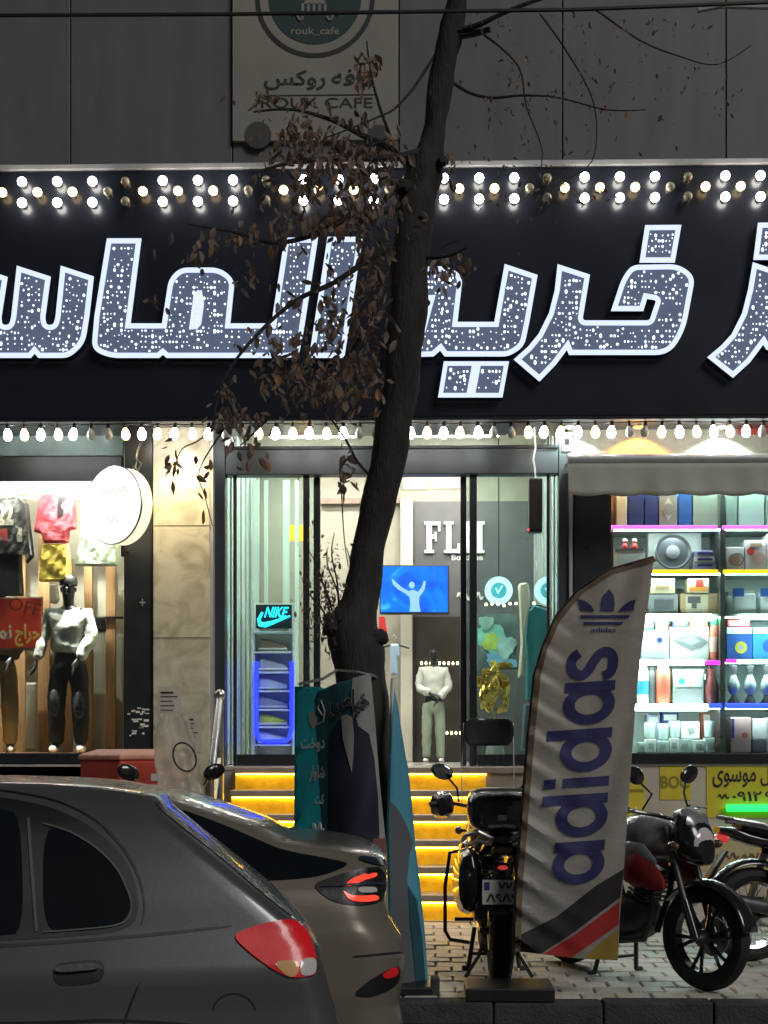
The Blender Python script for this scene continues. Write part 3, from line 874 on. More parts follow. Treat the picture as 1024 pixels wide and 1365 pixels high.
def garment(name, label, poly, Y, th, m, cat, group, hook=None, extra=None):
    t = thing(name, label, cat, W(sum(p[0] for p in poly) / len(poly), max(p[1] for p in poly), Y), group=group)
    puff(MB(), rounded([p if len(p) > 2 else (*p, 2.2) for p in poly]), Y, th).build('cloth', m, t, True)
    if hook:
        h = W(hook[0], hook[1], Y + .01)
        MB().tube([h + Vector((0, 0, -.06)), h, h + Vector((.02, 0, .025)), h + Vector((.0, 0, .05)), h + Vector((-.02, 0, .03))], .005, 6).build('hanger_hook', M_steel, t)
        MB().tube([h + Vector((-.16, 0, -.1)), h + Vector((0, 0, -.05)), h + Vector((.16, 0, -.1))], .01, 6).build('hanger', M_black, t)
    return t
C = lambda n, c, tr=.05: cloth_mat(n, c, tr, .5, 11, None, .85, .15)
garment('hanging_coat', 'long teal coat hanging behind the right door pane', [(712, 806), (728, 812), (733, 850), (733, 905), (727, 905), (725, 870), (722, 935), (700, 935), (702, 880), (700, 850), (704, 815)], 15.5, .07, C('teal_wool', (.02, .19, .22)), 'coat', 'clothes in the entrance hall', (717, 800))
garment('hanging_trousers', 'slate blue trousers hanging below the teal coat', [(698, 938, 3), (724, 938, 3), (727, 1000), (714, 1000), (710, 955), (706, 1000), (694, 1000)], 15.52, .06, C('slate_denim', (.07, .10, .14)), 'trousers', 'clothes in the entrance hall')
garment('hanging_scarf', 'long cream scarf hanging beside the teal coat', [(690, 778, 6), (705, 776, 6), (707, 800), (700, 850), (698, 900), (690, 905), (694, 860), (692, 800)], 15.45, .05, C('cream_knit', (.55, .52, .42)), 'scarf', 'clothes in the entrance hall')
garment('hanging_shirt', 'small white and blue shirt hanging beside the cream pillar', [(520, 858, 3), (532, 858, 3), (533, 875), (530, 876), (531, 900), (520, 900)], 16.6, .05, C('pale_blue_shirt', (.35, .48, .62)), 'shirt', 'clothes in the entrance hall', (526, 852))
MB().pprism([(505, 822), (513, 822), (516, 842), (511, 845), (505, 838)], 16.4, .03).build('red_pennant', mat('red_felt', (.55, .02, .02), .7), label='small red pennant under the blue television', cat='pennant')
# neon sportswear cabinet behind the left side pane
cab = thing('display_cabinet', 'narrow shoe cabinet outlined by blue neon behind the left door pane', 'cabinet', W(364, 1012, 15.7))
M_cabw = mat('cabinet_white', (.62, .66, .66), .4, var=.06)
MB().pbox(338, 804, 391, 1014, 15.95, .03).build('back_board', M_cabw, cab)
for a, b in ((336, 339), (390, 393)): MB().pbox(a, 804, b, 1014, 15.7, .28).build('side_board', M_cabw, cab)
for vv in (842, 868, 895, 920, 945, 968, 992): MB().pbox(339.3, vv, 389.7, vv + 2.5, 15.72, .22).build('shelf', M_cabw, cab)
M_bneon = glow('blue_neon', (.012, .02, 1.0), 3.0)
path = [(342, 882), (342, 975), (346, 986), (352, 988), (380, 988), (386, 984), (389, 972), (389, 882)]
MB().tube([W(a, b, 15.66) for a, b in path], .022, 8).build('neon_tube', M_bneon, cab, True)
M_cneon = glow('cyan_neon', (.02, .70, .90), 1.6)
nk = thing('neon_sign', 'cyan neon sports logo with swoosh on top of the shoe cabinet', 'neon sign', W(366, 838, 15.68))
MB().pbox(341, 806, 389, 838, 15.7, .02).build('backing', M_dark, nk)
MB().tube([W(a, b, 15.66) for a, b in [(350, 816), (345, 826), (347, 832), (353, 833), (366, 829), (387, 821)]], [.012, .018, .026, .028, .018, .008], 8).build('swoosh', M_cneon, nk, True)
lettering('NIKE', (352, 809, 381, 823), on(15.68, .02), M_cneon, nk, .03, slant=.3)
shoe_cols = [('green', (.12, .55, .25)), ('brown', (.25, .17, .12)), ('silver', (.6, .6, .62)), ('white', (.7, .7, .7)), ('grey', (.3, .32, .36)), ('yellow', (.62, .65, .08)), ('pale', (.66, .68, .68))]
for (nm, colr), vv in zip(shoe_cols, (842, 868, 895, 920, 945, 968, 992)):
    s = thing('sports_shoe', '%s sports shoe on a shelf of the blue neon cabinet' % nm, 'shoe', W(364, vv, 15.8), group='shoes in the neon cabinet')
    p = W(364, vv, 15.78); c0 = Vector((p.x, 15.82, p.z + .012))
    mb = MB()
    secs = [(-.14, .03, .09), (-.12, .042, .10), (-.04, .04, .085), (.02, .04, .065), (.09, .044, .045), (.14, .03, .03)]
    mb.grid(lambda a, b: (lambda k: (c0.x + secs[k][0], c0.y + secs[k][1] * math.cos(math.pi * a), c0.z + .02 + secs[k][2] * math.sin(math.pi * a)))(round(b * 5)), 8, 5)
    mb.build('upper', mat('shoe_' + nm, colr, .6), s, True)
    MB().box(c0.x - .15, c0.x + .15, c0.y - .045, c0.y + .045, c0.z, c0.z + .025).build('sole', M_white, s, bev=.01)
# amber shop sign deeper inside
am = thing('amber_sign', 'small glowing amber shop sign seen through the left door pane', 'sign', W(398, 722, 16.6))
MB().pbox(384, 700, 413, 721, 16.6, .06).build('light_box', mat('amber_box', (.6, .3, .02), .5, 0, (1.0, .45, .02), 1.1, var=.35, scale=18), am, bev=.01)
MB().tube([W(398, 700, 16.63), (W(398, 700, 16.63).x, 16.63, CEIL)], .008, 6).build('hanger', M_alu2, am)
# hanging loudspeaker over the right pane
sp = thing('loudspeaker', 'narrow black loudspeaker hanging by a cable over the right door pane', 'speaker', W(714, 710, 13.95))
MB().pbox(705.5, 637, 723.5, 709, 13.95, .14).build('cabinet', M_black, sp, bev=.012)
MB().pbox(707.5, 641, 721.5, 705, 13.942, .007).build('grille', mat('speaker_grille', (.02, .02, .02), .9, bump=.6, bscale=400), sp)
MB().tube([W(714, 638, 14.0), W(713, 625, 14.0), W(711, 612, 13.98), W(714, 596, 14.0), W(712, 570, 14.02)], .009, 6).build('cable', M_white, sp, True)
MB().ball(W(704.5, 706, 13.945), .009, 6, 4).build('power_light', glow('red_dot', (1, .05, .05), 2, False), sp)

# ---------------------------------------------------------------- mannequins
def skin(name, pts, edges, m, parent, subs=2, local=True):
    """pts: (x, y, z, rx, ry); a smooth continuous body grown over the skeleton"""
    me = bpy.data.meshes.new(name); me.from_pydata([p[:3] for p in pts], edges, [])
    o = bpy.data.objects.new(name, me); COL.objects.link(o)
    md = o.modifiers.new('skin', 'SKIN'); md.use_smooth_shade = True
    if not me.skin_vertices:
        bm = bmesh.new(); bm.from_mesh(me); bm.verts.layers.skin.verify(); bm.to_mesh(me); bm.free()
    for i, p in enumerate(pts):
        me.skin_vertices[0].data[i].radius = (p[3], p[4] if len(p) > 4 else p[3])
    me.skin_vertices[0].data[0].use_root = True
    sb = o.modifiers.new('subsurf', 'SUBSURF'); sb.levels = subs; sb.render_levels = subs
    me.materials.append(m)
    attach(o, parent, local)
    return o
def crease(o, strength, size):
    tx = bpy.data.textures.new('folds', 'CLOUDS'); tx.noise_scale = size; tx.noise_depth = 2
    md = o.modifiers.new('folds', 'DISPLACE'); md.texture = tx; md.strength = strength; md.mid_level = .5; md.texture_coords = 'LOCAL'
    return o
def hand_mb(w, d, side):
    """palm with five bent fingers; w wrist point, d unit direction"""
    w = Vector(w); d = Vector(d).normalized(); lat = Vector((0, 1, 0)); lat = (lat - d * lat.dot(d)).normalized(); n = d.cross(lat)
    mb = MB(); mb.tube([w - d * .02, w + d * .02, w + d * .06, w + d * .085], [.022, .03, .036, .03], 10, flat=.55)
    for k, L in enumerate((.062, .075, .07, .052)):
        b = w + d * .08 + lat * (.026 - .0175 * k)
        mb.tube([b, b + d * L * .5 + n * side * .008, b + d * L + n * side * .026], [.009, .0085, .006], 7)
    b = w + d * .03 + lat * .03
    mb.tube([b, b + d * .028 + lat * .02, b + d * .06 + lat * .022 + n * side * .012], [.011, .01, .007], 7)
    return mb
def mannequin(label, loc, rotz, top_m, leg_m, skin_m, arms, h=1.0, wide=1.0, head_m=None, group='shop mannequins', stance=.09, legs_cuff=.075):
    t = thing('mannequin', label, 'mannequin', loc, rotz, group)
    t.scale = (h, h, h); WM[t.name] = Matrix.Translation(Vector(loc)) @ Matrix.Rotation(rotz, 4, 'Z') @ Matrix.Scale(h, 4)
    s = stance
    pts = [(0, 0, .93, .13, .10), (0, 0, 1.10, .115, .09), (0, 0, 1.28, .14, .10), (0, .0, 1.42, .10, .08), (0, -.005, 1.50, .05, .05), (0, -.02, 1.57, .062, .07),
           (0, -.025, 1.66, .075, .09), (0, -.015, 1.74, .06, .07)]
    ed = [(i, i + 1) for i in range(7)]
    for sg, (el, wr) in zip((-1, 1), arms):
        b = len(pts)
        pts += [(sg * .17, 0, 1.40, .055, .055), (*el, .042, .042), (*wr, .027, .027)]
        ed += [(3, b), (b, b + 1), (b + 1, b + 2)]
        b = len(pts)
        pts += [(sg * s, 0, .86, .085, .085), (sg * (s + .01), -.02, .48, .06, .06), (sg * (s + .015), .01, .08, .04, .04), (sg * (s + .03), -.12, .03, .035, .03)]
        ed += [(0, b), (b, b + 1), (b + 1, b + 2), (b + 2, b + 3)]
    skin('body', pts, ed, skin_m, t)
    mb = MB()
    for sg, (el, wr) in zip((-1, 1), arms):
        d = Vector(wr) - Vector(el)
        h_ = hand_mb(Vector(wr) + d.normalized() * .01, d, sg); mb.add(h_.v, h_.f)
    mb.build('hands', skin_m, t, True, local=True)
    # face: nose, brow, mouth, ears
    mb = MB()
    mb.ball((0, -.112, 1.655), (.012, .02, .026), 8, 6); mb.ball((0, -.103, 1.61), (.024, .012, .008), 8, 5)
    for sg in (-1, 1): mb.ball((sg * .076, -.02, 1.66), (.01, .02, .03), 8, 6); mb.ball((sg * .03, -.1, 1.69), (.02, .012, .008), 8, 5)
    mb.build('face', head_m or skin_m, t, True, local=True)
    # sweatshirt
    w = wide
    pts = [(0, 0, 1.00, .165 * w, .125), (0, 0, 1.06, .19 * w, .14), (0, 0, 1.22, .185 * w, .135), (0, 0, 1.38, .15 * w, .115), (0, 0, 1.47, .075, .07)]
    ed = [(i, i + 1) for i in range(4)]
    for sg, (el, wr) in zip((-1, 1), arms):
        b = len(pts); el = Vector(el); wr = Vector(wr)
        pts += [(sg * .17 * w, 0, 1.40, .088, .088), (*el, .075 * w, .075), (*(el.lerp(wr, .75)), .062 * w, .062), (*(el.lerp(wr, .95)), .04, .04)]
        ed += [(3, b), (b, b + 1), (b + 1, b + 2), (b + 2, b + 3)]
    crease(skin('sweatshirt', pts, ed, top_m, t), .05, .10)
    pts = [(0, 0, 1.0, .135, .11), (0, 0, .92, .16, .125)]; ed = [(0, 1)]
    for sg in (-1, 1):
        b = len(pts)
        pts += [(sg * s, 0, .82, .1, .1), (sg * (s + .012), -.02, .48, legs_cuff + .015, legs_cuff + .015), (sg * (s + .016), .0, .2, legs_cuff, legs_cuff), (sg * (s + .018), 0, .06, legs_cuff, legs_cuff)]
        ed += [(1, b), (b, b + 1), (b + 1, b + 2), (b + 2, b + 3)]
    crease(skin('trousers', pts, ed, leg_m, t), .03, .09)
    mb = MB()
    for sg in (-1, 1): mb.ball((sg * (s + .03), -.06, .035), (.045, .13, .04), 10, 6)
    mb.build('shoes', M_white, t, True, local=True)
    return t
M_mskin = mat('mannequin_black', (.02, .02, .022), .35)
M_mskin2 = mat('mannequin_pale', (.5, .42, .33), .5)
M_sweat = cloth_mat('white_fleece', (.66, .70, .63), .05, 1.0, 7, None, .85, .1)
M_jeans = C('black_denim', (.022, .025, .032))
FLD = Z(1003, 14.75, 90)
ml = mannequin('black faced mannequin in white sweatshirt and ripped black jeans in the clothes window', (X(92, 14.75), 14.75, FLD), 0, M_sweat, M_jeans, M_mskin,
               (((-.27, -.02, 1.17), (-.31, -.10, .93)), ((.24, -.04, 1.15), (.13, -.16, .93))), .945, 1.12, legs_cuff=.085, stance=.11)
# worn patches on the jeans
M_worn = mat('worn_denim', (.07, .075, .08), .9, var=.7, scale=26)
for sg, zc in ((-1, .50), (1, .48)):
    MB().ball((sg * .125, -.108, zc), (.06, .02, .14), 12, 8).build('worn_patch', M_worn, ml, True, local=True)
MB().lathe([(.0, .115), (.05, .11), (.085, .08), (.094, .03), (.092, 0)], 16, Matrix.Translation((0, -.02, 1.70))).build('cap', M_black, ml, True, local=True)
mannequin('mannequin in beige cargo trousers beside the red sale board', (X(0, 14.8), 14.8, FLD), .2, C('beige_jacket', (.30, .24, .15)), C('cargo_cotton', (.42, .33, .18)), M_mskin,
          (((-.25, -.04, 1.15), (-.22, -.16, .95)), ((.24, -.04, 1.15), (.13, -.16, .97))), .93, 1.0, legs_cuff=.085)
mannequin('pale mannequin in white shirt standing before the smoked glass of the hall', (X(578, 17.0), 17.0, FLOOR), 0, C('white_shirt', (.6, .62, .55)), C('sage_trousers', (.30, .36, .28)), M_mskin,
          (((-.23, -.04, 1.15), (-.05, -.17, 1.05)), ((.23, -.04, 1.15), (.08, -.16, .98))), .72, 1.0, legs_cuff=.07)

# ================================================================== clothes shop window at the left
LW = 14.42
win = thing('clothes_window', 'brightly lit clothes shop window with wooden slats beside the marble column', 'shop window', (X(60, LW), LW, PAVE))
M_dispwall = mat('display_wall', (.45, .43, .36), .7, var=.08)
x0, x1 = X(-260, LW), X(163, LW)
zs, zc = FLD, Z(612, LW)
MB().box(x0, x1, 15.35, 15.45, zs, zc + .4).build('back_wall', M_dispwall, win)
MB().box(x1 + .0, x1 + .05, LW + .1, 15.34, zs, zc + .4).build('side_wall', M_dispwall, win)
MB().box(x0, x1, LW + .1, 15.34, zs - .06, zs - .002).build('display_floor', M_wood, win)
MB().box(x0, x1, LW + .1, 15.34, zc, zc + .04).build('display_ceiling', M_white, win)
MB().box(x0, x1, LW, LW + .14, Z(640, LW), Z(606, LW)).build('header', M_alu, win, bev=.008)
MB().box(x0, x1, LW - .05, LW + .1, Z(1018, LW), Z(1004, LW)).build('sill', M_alu2, win, bev=.008)
MB().box(x0, x1, LW, LW + .1, PAVE, Z(1020, LW)).build('base_panel', M_grey, win)
MB().box(x0, x1, LW - .06, LW - .01, Z(1022, LW), Z(1019, LW)).build('base_trim', M_trim, win)
MB().box(x0, x1, LW + .04, LW + .05, zs, Z(640, LW)).build('pane', M_glass, win)
MB().box(x0, x1, LW + .05, LW + .06, Z(604, LW), Z(560, LW)).build('transom_pane', mat('teal_transom', (.34, .50, .52), .15, var=.3, scale=3), win)
MB().box(x0, X(120, LW), LW + .02, LW + .07, Z(655, LW), Z(642, LW)).build('light_box', glow('window_tube', (1.0, .99, .92), 11.0), win)
MB().box(x0 + .3, x1 - .1, LW + .11, LW + .22, zc - .03, zc - .004).build('hidden_ceiling_light', glow('window_hidden_light', (1.0, .95, .82), 60.0), win)  # hidden panel added to brighten the display
for u, w in ((-30, 9), (-4, 9), (20, 14), (51, 15), (84, 12), (112, 11), (141, 13), (-60, 12), (-90, 12)):
    MB().pbox(u, 745 if u > 60 else 660, u + w, 1006, 15.2, .05).build('slat', M_wood, win, bev=.004)
MB().pbox(-100, 822, 164, 825, 15.16, .035).build('slat_rail', M_black, win)
MB().pbox(-100, 662, 164, 664, 14.8, .03).build('clothes_rail', M_steel, win)
g = 'clothes hanging in the clothes window'
pk = garment('pink_shirt', 'pink short sleeved top hanging with a black tag in the clothes window', [(62, 656, 3), (72, 660), (82, 660), (93, 656, 3), (101, 664), (102, 705), (93, 707), (92, 724), (58, 724), (56, 712), (45, 709), (53, 664)], 14.72, .07, C('pink_jersey', (.66, .10, .13)), 'top', g, (78, 654))
MB().pprism([(77, 662), (89, 662), (89, 686), (85, 689), (77, 688)], 14.645, .006).build('swing_tag', M_black, pk)
garment('yellow_skirt', 'short pale yellow skirt hanging below the pink top', [(58, 725), (92, 725), (94, 745), (92, 775, 4), (52, 776, 4), (54, 745)], 14.73, .08, C('yellow_satin', (.78, .60, .10), .2), 'skirt', g)
hd = garment('dark_hoodie', 'charcoal long sleeved sweatshirt printed with pale numerals hanging in the clothes window', [(-30, 658, 4), (-8, 662), (6, 662), (26, 660, 4), (38, 672), (46, 742), (36, 752), (28, 705), (29, 728), (-32, 728), (-32, 700), (-44, 750), (-50, 735), (-40, 672)], 14.7, .07, C('charcoal_jersey', (.06, .06, .055)), 'sweatshirt', g, (8, 652))
lettering('22', (-4, 671, 18, 700), on(14.62), C('print_cream', (.55, .5, .4)), hd, .06)
MB().pprism([(-6, 706), (10, 704), (10, 721), (-6, 722)], 14.624, .004).build('printed_patch', mat('print_red', (.5, .06, .05), .8), hd)
MB().pprism([(21, 702), (29, 704), (30, 722), (23, 722)], 14.624, .004).build('printed_patch', C('print_cream', (.55, .5, .4)), hd)
garment('grey_skirt', 'long pleated charcoal skirt hanging below the printed sweatshirt', [(-30, 730), (29, 730), (30, 760), (32, 795), (-34, 795), (-32, 760)], 14.74, .07, C('grey_pleats', (.09, .095, .095)), 'skirt', g)
garment('green_shirt', 'sage green sleeveless top hanging between the pink top and black panel', [(108, 660, 3), (120, 664), (130, 664), (146, 660, 3), (158, 690), (158, 755), (100, 755), (106, 722), (108, 690)], 14.76, .06, C('sage_jersey', (.30, .36, .27)), 'top', g, (126, 654))
garment('white_trousers', 'cream trousers hanging against the slats beside the beige mannequin', [(35, 910, 2), (51, 910, 2), (50, 1000), (34, 1000)], 15.12, .05, C('cream_cotton', (.60, .60, .50)), 'trousers', g)
garment('white_blouse', 'long white blouse hanging behind the dressed mannequin', [(126, 842, 3), (140, 842, 3), (141, 926), (125, 926)], 15.1, .05, C('white_cotton', (.65, .67, .62)), 'blouse', g)
garment('white_tunic', 'white tunic hanging close to the black panel', [(155, 845, 3), (165, 845, 3), (165, 938), (155, 930)], 15.1, .05, C('white_cotton', (.65, .67, .62)), 'tunic', g)
garment('black_bag', 'black handbag hanging between the slats next to white blouse', [(126, 822, 4), (140, 822, 4), (142, 842), (126, 842)], 15.1, .06, C('black_leather', (.03, .03, .035)), 'bag', g)
garment('crumpled_blouse', 'white crumpled top hanging behind the capped mannequin', [(66, 778, 3), (76, 778, 3), (80, 800), (74, 806), (66, 803)], 15.0, .05, C('white_cotton', (.65, .67, .62)), 'top', g)
# red sale board
sale = thing('sale_board', 'red sale board lettered OFF hanging inside the clothes window', 'sign', W(20, 867, 14.5))
M_red = mat('sale_red', (.85, .075, .035), .5, var=.05)
MB().pbox(-62, 796, 57, 867, 14.66, .012).build('frame', M_cream, sale)
MB().pbox(-60, 798, 55, 864, 14.655, .005).build('board', M_red, sale)
lettering('OFF', (12, 800, 54, 817), on(14.655, .003), mat('brown_ink', (.18, .03, .01), .6), sale, .0, turn=14)
lettering('حراج', (20, 832, 53, 862), on(14.655, .003), mat('yellow_ink', (.85, .65, .12), .6), sale, .03)
lettering('نما', (-8, 830, 16, 852), on(14.655, .003), mat('cream_ink', (.85, .8, .65), .6), sale, .03)

# round projecting light sign
rs = thing('round_light_sign', 'round white lit projecting sign on a bracket before the black panel', 'sign', W(163, 726, 13.75))
c = W(160, 675, 13.75); ax = Vector((-.56, -.83, 0)).normalized()
Ms = Matrix.Translation(c) @ ax.to_track_quat('Z', 'Y').to_matrix().to_4x4()
MB().lathe([(.0, .10), (.335, .10), (.345, .09)], 40, Ms).build('lit_face', glow('lightbox_face', (1.0, .98, .92), 0.9), rs, True)
MB().lathe([(.345, .089), (.352, .085), (.352, .07), (.345, .069)], 40, Ms).build('rim', M_steel, rs, True)
MB().lathe([(.345, .068), (.345, -.06), (.33, -.07), (0, -.07)], 40, Ms).build('lit_drum', glow('lightbox_drum', (1.0, .93, .62), 0.7), rs, True)
_rt = Vector((0, 0, 1)).cross(ax).normalized()
def face_pt(u, v): return c + ax * .102 + _rt * ((u - 157) / 150 / .83) + Vector((0, 0, (675 - v) / 150))
M_pale = mat('pale_ink', (.25, .22, .15), .6)
squiggle((138, 653, 183, 661), face_pt, M_pale, rs, 5, .003); squiggle((146, 674, 172, 679), face_pt, M_pale, rs, 3, .002); squiggle((150, 690, 167, 700), face_pt, M_pale, rs, 2, .003)
MB().tube([W(183, 640, 13.9), W(177, 625, 13.85), W(182, 612, 13.85), W(189, 618, 13.85), W(184, 628, 13.85), W(180, 622, 13.85), W(184, 600, 13.88), W(191, 583, 14.0), W(192, 560, 14.16)], .012, 7).build('bracket', M_steel, rs, True)
MB().tube([W(164, 726, 13.82), W(164, 742, 13.82)], .02, 7).build('lower_pivot', M_black, rs)
MB().tube([W(164, 735, 13.82), W(170, 735, 14.18)], .012, 7).build('lower_arm', M_black, rs)
# warm lamp washing the column
lamp_col = thing('soffit_spot', 'warm recessed spotlight in the soffit above the marble column', 'lamp', (X(243, 13.84), 13.84, zb + .02))
MB().lathe([(.05, 0), (.05, -.03), (.042, -.03), (.042, -.004), (0, -.004)], 16, Matrix.Translation((X(243, 13.84), 13.84, zb - .032))).build('housing', M_steel, lamp_col)
def spot(parent, loc, to, energy, col, size=R(80), blend=.4, r=.03):
    l = bpy.data.lights.new('spot_light', 'SPOT'); l.energy = energy; l.color = col; l.spot_size = size; l.spot_blend = blend; l.shadow_soft_size = r
    o = bpy.data.objects.new('spot_light', l); COL.objects.link(o)
    attach(o, parent); o.location = loc; o.rotation_euler = (Vector(to) - Vector(loc)).to_track_quat('-Z', 'Y').to_euler()
spot(lamp_col, (X(243, 13.84), 13.84, zb - .07), (X(243, 14.1), 14.25, zb - 1.6), 72, (1.0, .76, .40), R(95), .8)

for k, u in enumerate((5, 92, 140, -60)):  # unseen spots added to brighten the mannequin and garment fronts
    p = Vector((X(u, LW + .2), LW + .2, zc - .06))
    MB().lathe([(.035, .05), (.04, 0), (.03, 0)], 12, Matrix.Translation(p)).build('added_display_spot', M_black, win)
    spot(win, p + Vector((0, 0, -.02)), (X(u, 14.8), 14.85, FLD + .8), 330, (1.0, .94, .82), R(70), .7)
# ================================================================== housewares kiosk at the right
KY = 14.25
kio = thing('housewares_kiosk', 'lit housewares shop front with coloured shelf lights right of the entrance', 'shop front', (X(900, KY), KY, PAVE))
M_kback = mat('kiosk_back', (.36, .42, .40), .6, var=.1)
kx0, kx1 = X(758, KY), X(1290, KY)
zk = Z(1004, KY, 900)
MB().box(X(815, KY), kx1, 15.0, 15.08, PAVE, Z(575, KY, 900)).build('back_wall', M_kback, kio)
MB().box(kx0 + .05, X(815, KY), KY - .01, KY + .5, PAVE, Z(604, KY, 900)).build('dark_pier', mat('pier_black', (.028, .032, .04), .3, var=.2), kio, bev=.01)
MB().box(X(758.5, KY), X(763, KY), KY - .04, KY + .1, FLOOR, Z(604, KY, 900)).build('pier_trim', M_trim, kio)
MB().box(kx0, kx1, KY + .05, KY + .12, Z(610, KY, 900), Z(556, KY, 900)).build('upper_wall', mat('kiosk_upper_wall', (.36, .37, .33), .75, var=.1, bump=.3, bscale=30), kio)
MB().box(X(985, KY), kx1, KY + .03, KY + .049, Z(578, KY, 1010), Z(558, KY, 1010)).build('red_fascia', mat('red_fascia', (.40, .06, .05), .5), kio)
MB().box(kx0, kx1, KY - .04, KY + .75, Z(1018, KY, 900), Z(1004, KY, 900)).build('counter', M_alu2, kio, bev=.008)
MB().box(X(838, KY), kx1, KY - .02, KY - .005, Z(1020.5, KY, 900), Z(1016, KY, 900)).build('counter_trim', M_trim, kio)
M_base = mat('base_cream', (.48, .45, .36), .6, var=.12, scale=2)
MB().box(X(700, KY), kx1, KY, KY + .1, PAVE, Z(1018.3, KY, 900)).build('base_wall', M_base, kio)
for u, w in ((815, 3), (960, 7), (1110, 7)):
    MB().pbox(u, 655, u + w, 1004, KY + .12, .5).build('shelf_post', M_steel if u != 815 else M_wood, kio)
MB().box(X(818, KY + .02), X(1110, KY + .02), KY + .03, KY + .04, zk, Z(640, KY, 900)).build('pane', M_glass2, kio)
shelves = [703, 762, 820, 881, 942]
SHY0, SHY1 = KY + .14, 14.98
for vv in shelves:
    for a, b in ((818.5, 959.5), (967.5, 1109.5)):
        MB().box(X(a, SHY0), X(b, SHY0), SHY0, SHY1, Z(vv, SHY0, 900) - .012, Z(vv, SHY0, 900) + .012).build('shelf', M_kback, kio)
LED = {'pink': glow('led_pink', (1.0, .12, .85), 1.7), 'yellow': glow('led_yellow', (1.0, .55, .01), 1.1), 'white': glow('led_white', (.90, 1.0, .98), 26.0),
       'magenta': glow('led_magenta', (.75, .03, .62), 1.6), 'blue': glow('led_blue', (.02, .04, 1.0), 3.0)}
def led(u0, u1, v, col, r=.026):
    MB().tube([W(u0, v, SHY0 - .02), W(u1, v, SHY0 - .02)], r, 8).build('led_tube', LED[col], kio, True)
led(811, 956, 703, 'pink', .02); led(963, 1100, 703, 'pink', .02)
led(850, 957, 762, 'yellow', .02); led(964, 1100, 762, 'yellow', .02)
led(822, 948, 823, 'white', .03); led(987, 1100, 823, 'white', .02)
led(830, 938, 883, 'white', .026); led(939, 960, 883.5, 'magenta', .02); led(968, 982, 881.5, 'magenta', .02); led(984, 1100, 881, 'white', .012)
led(830, 943, 943, 'white', .03); led(944, 962, 941, 'blue', .024); led(968, 1100, 941, 'blue', .026)
for vv in shelves:  # hidden white strips added to light the goods whiter
    for a, b in ((819, 959), (968, 1100)):
        MB().box(X(a, SHY0), X(b, SHY0), SHY0 + .03, SHY0 + .07, Z(vv, SHY0, 900) - .022, Z(vv, SHY0, 900) - .0125).build('added_shelf_light', LED['white'], kio)
MB().box(X(830, KY), X(1100, KY), KY + .2, KY + .4, Z(642, KY, 900), Z(640, KY, 900)).build('added_top_light', glow('kiosk_added_light', (.95, 1.0, .96), 22.0), kio)  # unseen panel added to brighten the shelves from above
kbase = Z(1003.8, KY, 900)
# --- goods on the shelves, one by one
GRP = 'goods on the lit kiosk shelves'
def colour(nm, c, rough=.5, **k): return mat('goods_' + nm, c, rough, var=.08, **k)
def good(name, label, cat):
    return lambda u, vb, Y: thing(name, label, cat, W(u, vb, Y), group=GRP)
def carton(label, u0, v0, u1, v1, col, d=.22, Y=14.48, prints=(), tilt=0, name='carton', cat='box'):
    t = thing(name, label, cat, W((u0 + u1) / 2, v1, Y), group=GRP)
    MB().pbox(u0, v0, u1, v1, Y, d).build('carton_body', col, t, bev=.006)
    for k, p in enumerate(prints):
        kind, m = p[0], p[-1]
        if kind == 'disc': ring(p[1], p[2], 0, p[3], Y - .005 - .003 * k, 'printed_disc', m, t, 20, .003)
        elif kind == 'ring': ring(p[1], p[2], p[3] * .72, p[3], Y - .005 - .003 * k, 'printed_ring', m, t, 20, .003)
        elif kind == 'rect': MB().pbox(p[1], p[2], p[3], p[4], Y - .004 - .003 * k, .003).build('printed_patch', m, t)
        elif kind == 'poly': MB().pprism(p[1], Y - .004 - .003 * k, .003).build('printed_shape', m, t)
    return t
def vessel(label, u, vb, prof, col, cap=None, capm=None, Y=14.5, name='bottle', cat='bottle', band=None):
    p = W(u, vb, Y); t = thing(name, label, cat, p, group=GRP)
    k = Y / FOC; Mt = Matrix.Translation(p)
    MB().lathe([(r * k, h * k) for r, h in prof], 16, Mt).build('vessel_body', col, t, True)
    if cap: MB().lathe([(r * k, h * k) for r, h in cap], 16, Mt).build('lid', capm, t, True)
    if band: MB().lathe([(r * k, h * k) for r, h in band[0]], 16, Mt).build('printed_band', band[1], t, True)
    return t
K = {n: colour(n, c) for n, c in dict(navy=(.02, .04, .20), blue=(.03, .12, .45), cyan=(.05, .32, .62), pale=(.55, .58, .55), white=(.72, .72, .70), grey=(.25, .26, .27),
     darkgrey=(.10, .10, .11), cream=(.60, .52, .38), kraft=(.40, .28, .16), orange=(.70, .28, .05), red=(.55, .05, .04), brick=(.50, .12, .07), green=(.04, .42, .16),
     sage=(.32, .40, .36), yellow=(.62, .55, .06), pink=(.58, .38, .34), black=(.03, .03, .032), mint=(.50, .62, .58), lilac=(.40, .40, .60)).items()}
